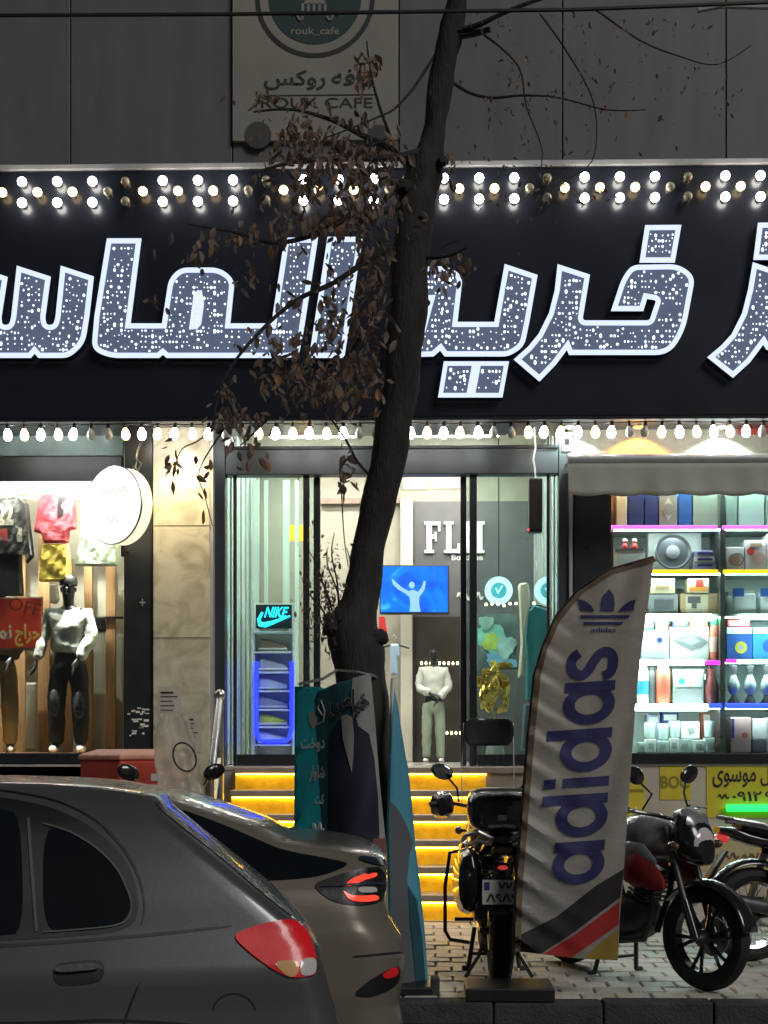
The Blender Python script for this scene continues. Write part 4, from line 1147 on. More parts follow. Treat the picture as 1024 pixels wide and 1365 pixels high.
# top row
sh = 701.5
for a, b, c, d, m, l in ((822, 655, 836, sh, 'pale', 'pale folded fabric roll at the end of the top shelf beside dark pier'), (838, 652, 858, sh, 'navy', 'navy packet standing upright on the top kiosk shelf beside the pale roll'),
                         (860, 654, 877, sh, 'navy', 'navy packet next to the round grey tray on the top shelf'), (905, 650, 922, sh, 'blue', 'deep blue carton on the top shelf right of the grey tray'),
                         (924, 652, 957, sh, 'sage', 'wide pale green carton at the post end of the top shelf'), (968, 652, 983, sh, 'sage', 'narrow pale green carton just right of the shelf post'),
                         (985, 652, 1019, sh, 'mint', 'broad mint carton on the top shelf right of the post'), (1021, 652, 1050, sh, 'sage', 'pale green carton beside the broad mint one')):
    carton(l, a, b, c, d, K[m])
carton('grey carton with a diamond pattern on the top shelf', 879, 658, 903, sh, K['grey'], prints=(('poly', [(882, 679), (891, 663), (900, 679), (891, 695)], K['pale']), ('disc', 891, 679, 8, K['grey'])))
# second row
sh = 760.5
pr = carton('white kitchen appliance with grey lid below the pink shelf light', 817, 733, 860, sh, K['white'], name='appliance', cat='appliance', prints=(('rect', 823, 738, 853, 757, K['pale']), ('rect', 820, 731, 858, 734, K['darkgrey'])))
for k, u in enumerate((833, 846)):
    vessel('small red and white figurine on the white kitchen appliance, %s' % ('nearer the dark pier' if k == 0 else 'nearer the round pan'), u, 732.8, [(4, 0), (5, 3), (3.5, 7), (2, 8.5), (3.2, 11), (2.5, 14), (0, 15)], K['red'], [(3.3, 11.2), (3.4, 13), (0, 15.6)], K['white'], name='figurine', cat='figurine')
carton('large white carton standing behind the round grey pan', 864, 709, 935, sh, K['white'], .1, 14.72)
pan = thing('round_pan', 'round grey frying pan leaning against a white carton', 'pan', W(897, sh, 14.5), group=GRP)
pc = W(897, 736, 14.52); Mp = Matrix.Translation(pc) @ Matrix.Rotation(R(80), 4, 'X')
kk = 14.52 / FOC
MB().lathe([(24 * kk, -.01), (24.5 * kk, .012), (23 * kk, .02), (20 * kk, -.004), (12 * kk, -.006), (0, -.006)], 32, Mp).build('pan_dish', mat('pan_grey', (.16, .165, .18), .35, .6), pan, True)
MB().lathe([(9 * kk, .0), (9 * kk, .01), (5 * kk, .012), (5 * kk, .02), (0, .022)], 24, Mp).build('pan_centre', mat('pan_pale', (.5, .5, .54), .4, .3), pan, True)
for k in range(3):
    carton('flat silver and lilac packet stacked beside the round pan, %s' % ('bottom one', 'middle one', 'top one')[k], 924 + k, 750 - k * 8, 955 - 2 * k, 757.5 - k * 8 + (3 if k == 0 else 0), K['lilac' if k != 1 else 'white'], name='packet', cat='packet', prints=(('rect', 930, 752 - k * 8, 950, 755 - k * 8, K['navy']),))
carton('cream carton printed with a brown pot right of the shelf post', 968, 729, 992, sh, K['white'], prints=(('disc', 979, 746, 8, K['kraft']), ('ring', 983, 746, 9, K['grey'])))
carton('white carton printed with red fruit right of the brown pot carton', 993, 720, 1021, sh, K['white'], prints=(('disc', 1001, 735, 5, K['red']), ('disc', 1012, 744, 8, K['pink']), ('rect', 1000, 724, 1016, 729, K['kraft'])))
carton('tall white carton at the far end of the pan shelf', 1022, 712, 1060, sh, K['white'])
# third row
sh = 818.3
carton('small cream carton lit orange on top of the grey carton', 868, 771, 900, 791, K['cream'], prints=(('rect', 874, 781, 892, 786, K['kraft']),))
carton('grey carton with dark picture below the small cream carton', 864, 792.5, 904, sh, K['grey'], prints=(('rect', 872, 799, 898, 812, K['darkgrey']),))
carton('orange carton with red square on top of the beige carton', 917, 771, 945, 790, K['cream'], prints=(('rect', 928, 772, 938, 782, K['red']), ('rect', 919, 783, 943, 788, K['orange'])))
carton('beige carton with a dark T shaped window', 907, 791.5, 957, sh, K['kraft'], prints=(('rect', 914, 793, 944, 817, K['cream']), ('rect', 917, 795, 934, 804, K['darkgrey']), ('rect', 922, 804, 929, 811, K['darkgrey'])))
for k, u in enumerate((993, 1030)):
    t = thing('food_container', 'clear plastic container with blue lid flap %s' % ('next to the shelf post' if k == 0 else 'farther from the shelf post'), 'container', W(u, sh, 14.45), group=GRP)
    MB().pbox(u - 16, 790, u + 15, sh, 14.45, .2).build('tub', mat('frosted_plastic', (.50, .54, .55), .3, var=.08), t, bev=.02)
    MB().pbox(u - 16, 784, u - 1, 795, 14.44, .009).build('lid_flap', K['blue'], t)
    MB().pbox(u - 14, 787, u + 13, 789.6, 14.46, .18).build('lid', mat('frosted_plastic', (.50, .54, .55), .3), t)
vessel('small dark jar beside the shelf post above the white light', 972, sh, [(6, 0), (7, 4), (7, 20), (5, 24)], K['sage'], [(5.5, 24.2), (5.5, 29), (0, 29.5)], K['grey'], name='jar', cat='jar')
# fourth row
sh = 879.5
carton('white carton with a small blue emblem under the white shelf light', 852, 840, 892, sh, K['white'], prints=(('disc', 879.5, 853, 6.5, K['lilac']), ('disc', 879.5, 853, 3.5, K['navy']), ('rect', 853, 868, 891, 875, K['lilac'])))
carton('white carton picturing a grey iron between the emblem carton and red bottle', 893.5, 836, 945, sh, K['white'], prints=(('poly', [(896, 854), (910, 848), (922, 845), (936, 849), (944, 856), (935, 863), (922, 868), (908, 861)], K['grey']), ('poly', [(903, 853), (921, 849), (935, 855), (921, 860)], K['lilac'])))
vessel('red bottle with bright green cap beside the shelf post', 952, sh, [(6, 0), (6.5, 3), (6.5, 40), (4, 46)], K['brick'], [(4.6, 46.2), (4.8, 54), (3, 58), (0, 59)], K['green'], band=([(6.7, 10), (6.7, 30)], K['pink']))
carton('blue carton printed with a yellow wheel right of the shelf post', 968.5, 836, 1003, sh, K['blue'], prints=(('rect', 969, 836.5, 1002.5, 845, K['mint']), ('disc', 988, 863, 8, K['yellow']), ('disc', 988, 863, 4, K['sage'])))
carton('bright sky blue carton next to the yellow wheel carton', 1004, 836, 1046, sh, K['cyan'], prints=(('rect', 1004.5, 836.5, 1045, 845, K['mint']), ('disc', 1026, 861, 9, K['blue'])))
# fifth row
sh = 940
vessel('white bottle with cyan label at the flag end of the fifth shelf', 857, sh, [(7, 0), (7.5, 2), (7.5, 44), (5, 50)], K['white'], [(5.5, 50.2), (5.5, 55), (0, 55.5)], K['grey'], band=([(7.8, 14), (7.8, 32)], K['cyan']))
vessel('dark slim flask between the cyan labelled bottle and the red flask', 869, sh, [(4.5, 0), (4.5, 40), (3, 46)], K['darkgrey'], [(3.4, 46.2), (3.4, 50), (0, 50)], K['black'])
vessel('brick red steel flask on the fifth kiosk shelf', 884, sh, [(9, 0), (9.5, 2), (9.5, 46), (7, 50)], K['brick'], [(7.2, 50.2), (7.2, 54), (0, 54.5)], K['white'])
carton('sage carton with colourful kitchen picture on the fifth shelf', 897, 892, 938, sh, K['sage'], prints=(('rect', 900, 896, 934, 916, K['mint']), ('disc', 920, 910, 6, K['pink']), ('disc', 909, 908, 4, K['cyan']), ('rect', 900, 918, 936, 936, K['grey'])))
vessel('dark maroon vase beside the shelf post on the fifth shelf', 948, sh, [(5, 0), (8, 8), (8.5, 22), (5, 34), (4, 42), (5.5, 48)], colour('maroon', (.16, .03, .03)), name='vase', cat='vase')
for k, u in enumerate((978, 1000, 1022)):
    t = thing('hand_mixer', 'white and black hand mixer standing above the blue light, %s' % ('next to the shelf post', 'middle of three', 'last of three')[k], 'mixer', W(u, sh, 14.5), group=GRP)
    kk = 14.5 / FOC; Mt = Matrix.Translation(W(u, sh, 14.5))
    MB().lathe([(8 * kk, 0), (8.5 * kk, 3 * kk), (5 * kk, 9 * kk), (3 * kk, 14 * kk)], 14, Mt).build('foot', K['black'], t, True)
    MB().lathe([(3.2 * kk, 14 * kk), (7.5 * kk, 20 * kk), (8 * kk, 28 * kk), (5 * kk, 35 * kk), (3 * kk, 40 * kk)], 14, Mt).build('motor_body', K['mint'], t, True)
    MB().lathe([(2.8 * kk, 40 * kk), (4 * kk, 47 * kk), (5.5 * kk, 52 * kk), (0, 54 * kk)], 14, Mt).build('grip', K['darkgrey'], t, True)
# bottom row on the counter
sh = 1003.5
carton('white cube carton with grey print standing on small white boxes', 908, 962, 933, 985, K['white'], .14, 14.62, prints=(('poly', [(916, 971), (924, 969), (927, 977), (919, 980)], K['grey']),))
for k, (u, w, h, m) in enumerate(((856, 10, 14, 'mint'), (868, 14, 18, 'white'), (884, 16, 16, 'mint'), (899, 13, 20, 'white'), (913, 17, 18, 'mint'), (932, 16, 17, 'white'), (947, 13, 20, 'mint'))):
    carton('small %s box in the row on the kiosk counter, %s' % (m, ('at the flag end', 'second from the flag', 'third from the flag', 'fourth from the flag', 'below the white cube', 'second from the shelf post', 'against the shelf post')[k]), u - w / 2 + .3, sh - h, u + w / 2 - .3, sh, K[m], .15, 14.45, name='small_box', prints=(('rect', u - w / 4, sh - h * .7, u + w / 4, sh - h * .3, K['sage']),))
for k, (u, v, m) in enumerate(((866, 985, 'mint'), (884, 986.5, 'white'), (899, 983, 'white'), (946, 983, 'sage'))):
    vessel('glass tumbler on the small counter boxes, %s' % ('first from the flag', 'second from the flag', 'beside the white cube', 'beside the shelf post')[k], u, v, [(5, 0), (6.5, 1), (7.5, 16), (7.5, 22), (6.8, 22), (6, 2)], colour('tumbler_' + m, (.5, .6, .58), .15), name='tumbler', cat='glass', Y=14.52)
vessel('white tureen with lid behind the small counter boxes', 893, 985, [(6, 0), (11, 5), (13, 12), (12, 15)], K['white'], [(12, 15.2), (8, 19), (2, 21), (2, 24), (0, 24)], K['white'], name='tureen', cat='tureen', Y=14.75)
carton('pink carton with blue side strip right of the shelf post on the counter', 974, 956, 1001, sh, K['pink'], prints=(('rect', 975, 958, 979, 984, K['navy']), ('disc', 993, 980, 4, K['brick'])))
carton('white leaflet box beside the pink carton on the counter', 1003, 958, 1022, sh - 18, K['white'], Y=14.55)
carton('dark grey box under the white leaflet box', 1003, sh - 17.5, 1022, sh, K['darkgrey'], Y=14.5)
carton('white carton at the far end of the kiosk counter', 1024, 956, 1050, sh, K['white'])
for k, (u0, v0, u1, v1, m, l) in enumerate(((852, 827, 872, 839.5, 'cyan', 'flat sky blue carton lying on the emblem carton'), (874, 828, 891, 839.5, 'brick', 'small brick red carton lying on the emblem carton'),
        (897, 826, 918, 835.6, 'navy', 'flat navy carton lying on the iron carton'), (920, 824, 943, 835.6, 'orange', 'flat orange carton lying on the iron carton'), (970, 826, 1000, 835.6, 'red', 'flat red carton lying on the yellow wheel carton'),
        (862, 953, 880, 966, 'lilac', 'lilac carton standing behind the tumblers'), (882, 950, 905, 968, 'navy', 'dark navy carton standing behind the white tureen'), (935, 950, 956, 978, 'brick', 'brick red carton standing behind the counter boxes near the post'),
        (936, 896, 944, 940, 'black', 'thin black carton between the kitchen picture carton and maroon vase'), (980, 956, 990, 955.9, 'red', ''))[:-1]):
    carton(l, u0, v0, u1, v1 if v1 < 940 else (v1 if v1 == 940 else sh), K[m], .12, 14.5 if v1 <= 940 else 14.88, prints=(('rect', u0 + 3, v0 + 2.5, u1 - 3, min(v1, v0 + 12) - 2, K['white']),))
# awning
aw = thing('rolled_awning', 'grey fabric awning with scalloped valance above the kiosk shelves', 'awning', (X(900, 13.75), 13.75, Z(662, 13.75, 900)))
AY = 13.75
MB().tube([W(756, 613, AY), (X(1200, AY), AY, W(756, 613, AY).z)], .05, 14).build('roller_bar', M_trim, aw, True)
M_val = cloth_mat('awning_cloth', (.56, .56, .51), .25, .25, 5)
za = Z(618, AY, 900)
xa, xb = X(757, AY), X(1200, AY)
def valance(a, b):
    x = xa + a * (xb - xa); s = abs(math.sin(x * 9.5)); drop = .275 + .018 * s
    return (x, AY - .03 + .018 * math.sin(x * 7.3) * b + .008 * math.sin(x * 23) * b, za - drop * b)
MB().grid(valance, 160, 6).build('valance', M_val, aw, True, solid=.004)
MB().grid(lambda a, b: (xa + a * (xb - xa), AY + .04 + b * .45, za + .04 + b * .0 + .0 * a), 4, 2).build('cover_sheet', M_val, aw, solid=.004)
for u in (765, 1100): MB().tube([W(u, 612, AY + .04), W(u, 612, KY + .06)], .02, 8).build('arm', M_steel, aw)
# lamps above the awning
for u, colr, e, l, lm in ((760, (.80, 1.0, .95), 30, 'white wall lamp above the awning next to the door jamb', 'lamp_white'), (852, (1.0, .34, .02), 34, 'orange glowing wall lamp above the kiosk awning', 'lamp_orange'), (962, (.85, 1.0, .95), 34, 'white wall lamp above the kiosk awning beside red fascia', 'lamp_white'), (1080, (.85, 1.0, .95), 14, 'white wall lamp beyond the red fascia', 'lamp_white')):
    t = thing('wall_lamp', l, 'lamp', W(u, 572, KY - .12), group='lamps above the kiosk awning')
    p = W(u, 570, KY - .10)
    MB().lathe([(.02, .06), (.07, .045), (.075, 0), (.068, 0), (.06, .035)], 18, Matrix.Translation(p)).build('shade', M_steel, t, True)
    MB().ball(p + Vector((0, 0, .012)), (.05, .05, .018), 12, 6).build('lamp_glass', glow(lm, colr, 8), t, True)
    MB().tube([p + Vector((0, 0, .05)), p + Vector((0, .15, .06))], .012, 6).build('arm', M_steel, t)
    spot(t, p + Vector((0, 0, -.02)), p + Vector((0, .06, -.4)), e, colr, R(125), .25, .02)
jb = thing('junction_box', 'white electrical junction box at the top of the right door jamb', 'junction box', W(756, 602, 14.0))
MB().pbox(749, 576, 763, 602, 14.0, .1).build('case', M_white, jb, bev=.01); MB().pbox(753, 585, 759, 593, 13.994, .005).build('slot', M_black, jb)
# posters on the base wall
M_py2 = mat('poster_yellow', (.62, .52, .04), .55, var=.08)
def poster(u0, v0, u1, v1, label, m=None):
    t = thing('yellow_poster' if m is None else 'paper_poster', label, 'poster', W((u0 + u1) / 2, v1, KY - .006), group='posters below the kiosk counter')
    MB().pbox(u0, v0, u1, v1, KY - .008, .006).build('sheet', m or M_py2, t)
    return t
p1 = poster(942, 1021, 1100, 1090, 'yellow poster with black family name and phone number below the counter')
lettering('موسوی', (950, 1027, 1008, 1050), on(KY - .008), M_ink, p1, .015); lettering('ل', (1014, 1024, 1026, 1048), on(KY - .008), M_ink, p1, .015)
lettering('۰۹۱۲', (976, 1055, 1016, 1068), on(KY - .008), M_ink, p1, .02); lettering('۹۱', (1020, 1055, 1036, 1068), on(KY - .008), M_ink, p1, .02)
squiggle((958, 1058, 972, 1066), on(KY, .014), M_ink, p1, 2, .006)
p2 = poster(880, 1022, 921, 1066, 'small yellow poster with grey block letters between the flag and name poster')
lettering('BOC', (881, 1034, 919, 1051), on(KY - .008), mat('olive_ink', (.25, .22, .03), .6), p2, .03)
p3 = poster(836, 1035, 860, 1112, 'narrow yellow poster half hidden by the feather flag')
MB().pbox(838, 1052, 858, 1056, KY - .012, .003).build('rule', mat('olive_ink', (.25, .22, .03), .6), p3)
p4 = poster(930, 1110, 1040, 1160, 'cream poster with brown writing low on the kiosk base wall', mat('poster_cream', (.5, .42, .22), .6))
squiggle((956, 1136, 985, 1146), on(KY, .014), M_brown, p4, 3, .008); squiggle((990, 1136, 1020, 1148), on(KY, .014), M_brown, p4, 3, .008)
gl = thing('green_light_tube', 'bright green light tube fixed below the name poster', 'light tube', W(1000, 1083, KY - .06))
MB().tube([W(969, 1077, KY - .06), W(1090, 1077, KY - .06)], .033, 10).build('tube', glow('green_tube', (.02, 1.0, .16), 1.1), gl, True)
for u in (985, 1070): MB().tube([W(u, 1077, KY - .05), W(u, 1077, KY)], .015, 6).build('clip', M_black, gl)

# ================================================================== street tree
TY = 8.95
tree = thing('street_tree', 'crooked dark street tree with withered brown leaves growing from the pavement', 'tree', (X(497, TY), TY, PAVE))
M_bark = mat('bark', (.028, .025, .024), .9, var=.4, scale=9, bump=.6, bscale=26, stretch=(3, 3, .7))
M_leaf = [cloth_mat('leaf_%d' % k, c, .35, .4, 30, None, .7, .3) for k, c in enumerate(((.19, .14, .11), (.23, .165, .13), (.15, .12, .10), (.30, .16, .09)))]
tk = [(497, 1345, 34), (496, 1250, 29), (494, 1100, 28), (489, 960, 30), (481, 905, 33), (478, 872, 37), (471, 842, 37), (478, 810, 26), (484, 780, 23), (492, 730, 22), (499, 690, 22.5), (512, 640, 24),
      (521, 590, 24), (528, 550, 24), (536, 500, 24), (541, 450, 25), (545, 400, 25), (548, 340, 25), (552, 300, 24), (558, 262, 25), (566, 228, 25), (575, 195, 17), (580, 165, 15.5), (585, 125, 16), (591, 90, 16), (598, 55, 17), (606, 20, 14), (613, -20, 12), (622, -80, 11), (640, -180, 9), (650, -320, 5)]
def tpath(pts, n=3):
    P = [W(u, v, TY) + Vector((0, .05 * math.sin(v * .011), 0)) for u, v, r in pts]; Rr = [r * TY / FOC for u, v, r in pts]
    Q, S = [], []
    for i in range(len(P) - 1):
        a, b, c_, d = P[max(i - 1, 0)], P[i], P[i + 1], P[min(i + 2, len(P) - 1)]
        for k in range(n):
            t = k / n
            Q.append(.5 * ((2 * b) + (c_ - a) * t + (2 * a - 5 * b + 4 * c_ - d) * t * t + (3 * b - a - 3 * c_ + d) * t ** 3)); S.append(Rr[i] * (1 - t) + Rr[i + 1] * t)
    Q.append(P[-1]); S.append(Rr[-1]); return Q, S
Q, S = tpath(tk)
mb = MB(); mb.tube(Q, S, 18)
jr = random.Random(3)
mb.v = [(x + .006 * math.sin(z * 11 + x * 30) + jr.uniform(-.004, .004), y_ + .006 * math.cos(z * 9) + jr.uniform(-.004, .004), z) for x, y_, z in mb.v]
mb.build('trunk', M_bark, tree, True)
# pruned burls and stubs
for u, v, r in ((447, 838, 18), (452, 856, 16), (505, 850, 14), (470, 822, 17), (440, 825, 10), (538, 250, 14), (590, 215, 8)):
    mb = MB(); c_ = W(u, v, TY - .05); mb.ball(c_, (r / 229, r / 229, r / 229 * .8), 10, 8)
    mb.v = [(x + jr.uniform(-.006, .006), y_ + jr.uniform(-.006, .006), z + jr.uniform(-.006, .006)) for x, y_, z in mb.v]
    mb.build('burl', M_bark, tree, True)
limbs = []
def limb(pts, r0, r1, dy=0.0):
    n = len(pts); P = [(u, v, r0 + (r1 - r0) * i / (n - 1)) for i, (u, v) in enumerate(pts)]
    Qs, Ss = tpath(P, 4)
    Qs = [q + Vector((0, dy * i / len(Qs), 0)) for i, q in enumerate(Qs)]
    MB().tube(Qs, Ss, 7).build('branch', M_bark, tree, True); limbs.append(Qs); return Qs
limb([(590, 45), (618, 42), (640, 40), (668, 32), (720, 18), (790, 10), (860, 5)], 5, 1.2, -.3)
limb([(600, 45), (625, 48), (652, 46)], 6, 4, -.1)
limb([(604, 106), (625, 125), (655, 138), (692, 141), (740, 150), (800, 172), (850, 178)], 2.6, .6, -.4)
limb([(583, 66), (560, 105), (545, 130), (525, 155), (508, 168), (480, 185), (440, 205)], 2.2, 1, -.3)
limb([(575, 195), (530, 215), (480, 225), (430, 235), (385, 250), (350, 270)], 6, 1.5, -.5)
limb([(556, 262), (520, 285), (470, 300), (420, 330), (370, 345), (320, 335), (265, 330)], 6, 1.2, -.4)
limb([(560, 230), (520, 190), (480, 165), (440, 140), (385, 120), (330, 118)], 6, 1.2, .3)
limb([(520, 178), (505, 140), (495, 105), (490, 70)], 2.5, 1, -.2)
limb([(545, 330), (500, 350), (450, 390), (400, 420), (350, 470), (310, 530), (295, 600)], 5, 1, -.5)
limb([(545, 390), (510, 420), (470, 480), (430, 520), (380, 560), (330, 610)], 4, 1, -.4)
limb([(300, 545), (270, 585), (245, 600), (235, 625)], 1.2, .7, -.1); limb([(300, 570), (265, 625), (272, 660), (282, 700)], 1.2, .6, 0)
limb([(500, 640), (478, 618), (462, 590), (440, 560), (430, 540)], 2.2, 1, -.2)
limb([(470, 605), (455, 625), (456, 660), (460, 720), (466, 760)], 1.4, .6, -.2)
limb([(548, 345), (575, 350), (600, 352), (622, 345)], 4, 1, -.2); limb([(575, 350), (590, 330), (612, 322)], 2, 1, 0)
limb([(640, 40), (690, 90), (700, 150), (720, 220), (705, 285)], 1.6, .5, -.3)
limb([(720, 18), (760, 80), (790, 150), (785, 230), (740, 265)], 1.5, .5, -.3)
limb([(790, 10), (850, 60), (900, 90), (945, 110), (985, 95)], 1.4, .5, -.4)
for u0, v0, du, dv in ((448, 828, -40, -100), (444, 830, -25, -70), (452, 826, -8, -120), (456, 822, -20, -90), (440, 832, -38, -60), (460, 815, 2, -85), (446, 828, -15, -50)):
    limb([(u0, v0), (u0 + du * .35, v0 + dv * .4), (u0 + du * .7 + jr.uniform(-6, 6), v0 + dv * .75), (u0 + du, v0 + dv)], 1.6, .6, jr.uniform(-.1, .1))
# withered leaves
def leaf_mesh(k, s):
    L, Wd = .072 * s, .021 * s; cu = jr.uniform(.3, .9); pr = []
    for i in range(5):
        t = i / 4; w = Wd * math.sin(math.pi * (.08 + .9 * t)) * jr.uniform(.75, 1.15); bend = cu * .05 * s * t * t
        pr.append([(-w, bend + w * .6, -L * t), (0, bend - .003, -L * t), (w, bend + w * jr.uniform(.2, .9), -L * t)])
    vs = [p for row in pr for p in row]; fs = []
    for i in range(4):
        for j in range(2): fs.append((i * 3 + j, i * 3 + j + 1, i * 3 + j + 4, i * 3 + j + 3))
    return vs, fs
protos = [leaf_mesh(k, 1) for k in range(8)]
clusters = [(440, 215, 62, 42, 210), (400, 180, 38, 34, 70), (500, 215, 36, 50, 110), (470, 285, 60, 28, 120), (487, 90, 16, 24, 34), (345, 128, 24, 10, 16), (395, 300, 60, 36, 70), (300, 320, 50, 22, 22), (258, 340, 14, 14, 10), (328, 372, 16, 14, 8), (208, 398, 10, 8, 5),
            (500, 370, 26, 60, 90), (450, 430, 60, 50, 110), (420, 505, 60, 32, 120), (480, 510, 34, 40, 90), (372, 480, 40, 44, 55), (300, 545, 14, 52, 32), (340, 600, 22, 22, 16), (330, 560, 40, 16, 20), (595, 360, 24, 24, 34), (240, 612, 26, 22, 9), (272, 640, 12, 30, 7), (462, 622, 18, 20, 16), (460, 640, 8, 20, 8),
            (690, 150, 62, 100, 110), (780, 120, 70, 90, 90), (760, 245, 60, 26, 60), (690, 268, 22, 16, 26), (880, 120, 50, 70, 34), (962, 120, 30, 36, 26), (640, 30, 40, 16, 20), (600, 215, 10, 20, 10), (830, 30, 120, 14, 40)]
groups = {k: MB() for k in range(4)}; big = []
for cu, cv, su, sv, n in clusters:
    far = cu > 610
    for _ in range(int(n * (.8 if far else 1.25))):
        u = jr.gauss(cu, su * .62); v = jr.gauss(cv, sv * .62); Yl = TY + jr.uniform(-.75, .35)
        if Yl > TY - .2 and 480 < u < 560 and v > 520: continue
        p = W(u, v, Yl); s = jr.uniform(.42, 1.1) * (.5 if far else 1.0)
        Mr = Matrix.Translation(p) @ Matrix.Rotation(jr.uniform(0, 6.28), 4, 'Z') @ Matrix.Rotation(jr.gauss(0, .5), 4, 'X') @ Matrix.Rotation(jr.gauss(0, .45), 4, 'Y') @ Matrix.Scale(s, 4)
        k = jr.choices((0, 1, 2, 3), (5, 3, 4, 1 if not (460 < u < 515 and v < 130) else 9))[0]
        if s > .95 and len(big) < 240 and not far: big.append((Mr, k, jr.randrange(8)))
        else:
            vs, fs = protos[jr.randrange(8)]; groups[k].add([Mr @ Vector(q) for q in vs], fs)
# tiny dead twigs and specks about the pruned head
for _ in range(420):
    u = jr.gauss(434, 17); v = jr.gauss(800, 34)
    if u > 462 + (800 - v) * .1: continue
    p = W(u, v, TY + jr.uniform(-.2, .15)); s = jr.uniform(.18, .5)
    Mr = Matrix.Translation(p) @ Matrix.Rotation(jr.uniform(0, 6.28), 4, 'Z') @ Matrix.Rotation(jr.uniform(0, 3), 4, 'X') @ Matrix.Scale(s, 4)
    vs, fs = protos[jr.randrange(8)]; groups[2].add([Mr @ Vector(q) for q in vs], fs)
for k, mb in groups.items(): mb.build('crown', M_leaf[k], tree, kind='stuff')
LM = {}
for Mr, k, j in big:
    if (k, j) not in LM:
        mb = MB().add(*protos[j]); me = mb.mesh('leaf'); me.materials.append(M_leaf[k]); LM[k, j] = me
    o = bpy.data.objects.new('leaf', LM[k, j]); COL.objects.link(o); o.parent = tree
    o.matrix_parent_inverse = WM[tree.name].inverted(); o.matrix_basis = Mr
# wire round the trunk
MB().tube([W(u, v, TY - d) for u, v, d in ((398, 912, .25), (430, 905, .24), (450, 893, .22), (475, 895, .22), (497, 900, .2), (505, 905, .1))], .008, 6).build('banner_wire', M_steel, label='thin wire tied round the pruned trunk above the tailor banner', cat='wire')
MB().tube([W(u, v, 8.0) for u, v in ((-200, 23), (0, 20.5), (300, 19), (600, 15), (760, 13), (900, 8), (1024, 3), (1200, -6))], .011, 6).build('overhead_cable', M_black, label='black overhead cable stretched across the top of the facade', cat='cable')
MB().tube([W(u, v, 10.5) for u, v in ((930, 14), (960, 8), (1000, 9), (1100, 11), (1250, 14))], .02, 6).build('street_pipe', M_grey, label='thin grey tube at the upper edge of the cladding', cat='tube')

# ================================================================== tailor banners on the tree
tb = thing('tailor_banner', 'teal tailoring banner with navy suit picture tied round the tree trunk', 'banner', (X(450, 8.6), 8.6, PAVE + .2))
def tbs(off):
    def fn(u, v):
        if u < 438: Yb = 8.76 - .16 * (u - 392) / 46
        else: Yb = 8.60 - .10 * math.sin(min(1, (u - 438) / 80) * math.pi)
        Yb += .012 * math.sin(v * .05 + u * .08) + .002 * math.sin(u * .15)
        return W(u, v, Yb - off)
    return fn
M_teal = cloth_mat('teal_vinyl', (.03, .50, .55), .30, .25, 6); M_dteal = cloth_mat('dark_teal_vinyl', (.015, .10, .11), .15, .25, 6)
M_suit = cloth_mat('navy_print', (.010, .014, .032), .04, .2, 8); M_bgrey = cloth_mat('grey_print', (.30, .29, .27), .08, .2, 8)
bot = 1262
M_bw0 = cloth_mat('pale_outline', (.42, .42, .40), .1, .1, 8)
fine([(393, 915), (400, 921), (412, 921), (428, 916), (438, 919), (438, bot), (392, bot)], tbs(0), 16).build('teal_sheet', M_teal, tb, True, solid=.003)
fine([(438, 919), (420, 935), (424, 922), (450, 910), (470, 905), (495, 898), (500, 960), (506, 1040), (513, 1110), (517, 1150), (520, bot), (438, bot)], tbs(.004), 8).build('photo_sheet', M_dteal, tb, True, solid=.003)
fine([(470, 904), (494, 897.5), (500, 960), (506, 1040), (516, 1140), (519, bot), (508, bot), (492, 1000), (478, 968), (474, 950), (468, 930)], tbs(.010), 7).build('pale_backdrop', M_bgrey, tb, True)
fine([(452, 958), (458, 970), (463, 955), (474, 955), (478, 968), (492, 978), (499, 1010), (504, 1060), (506, 1112), (500, 1150), (500, bot), (440, bot), (440, 980)], tbs(.017), 7).build('suit_picture', M_suit, tb, True)
fine([(455, 955), (462, 952), (470, 956), (472, 980), (471, 1010), (469, 1030), (464, 1012), (457, 985)], tbs(.024), 7).build('shirt_picture', M_bgrey, tb, True)
fine([(411, 950), (418, 948), (423, 958), (422, 968), (417, 972), (412, 962)], tbs(.006), 14).build('needle_picture', M_bgrey, tb)
MB().tube([tbs(.008)(u, v) for u, v in ((423, 966), (431, 962), (433, 948), (428, 934), (424, 944), (430, 954))], .006, 5).build('thread_picture', M_bgrey, tb)
lettering('خیاطی', (440, 917, 494, 954), tbs(.027), M_bw0, tb, .035, step=14); lettering('خیاطی', (441, 918, 493, 953), tbs(.032), M_ink, tb, .02, step=14)
M_bw = cloth_mat('white_print', (.6, .62, .6), .2, .1, 8)
lettering('دوخت', (401, 984, 433, 1003), tbs(.008), M_bw, tb, .03, step=14); lettering('شلوار', (412, 1020, 433, 1042), tbs(.008), M_bw, tb, .03, step=14)
lettering('کت', (420, 1058, 432, 1072), tbs(.008), M_bw, tb, .03, step=14); squiggle((417, 1096, 432, 1112), tbs(.01), M_bw, tb, 2, .006)
fine([(497, 1118), (515, 1117), (516, 1136), (498, 1138)], tbs(.02), 14).build('phone_strip', mat('strip_brown', (.16, .06, .05), .6), tb)
tf = thing('narrow_sail_banner', 'tall narrow blue sail banner standing edge on beside the trunk', 'banner', (X(548, 8.75), 8.75, PAVE))
def sail(off):
    return lambda u, v: W(u, v, 8.78 + .02 * math.sin(v * .03) + .004 * (u - 545) - off)
M_sblue = cloth_mat('sky_blue_vinyl', (.12, .42, .56), .30, .25, 5); M_sgrey = cloth_mat('slate_print', (.11, .12, .13), .1, .2, 6); M_sdark = cloth_mat('petrol_vinyl', (.02, .09, .12), .2, .25, 5)
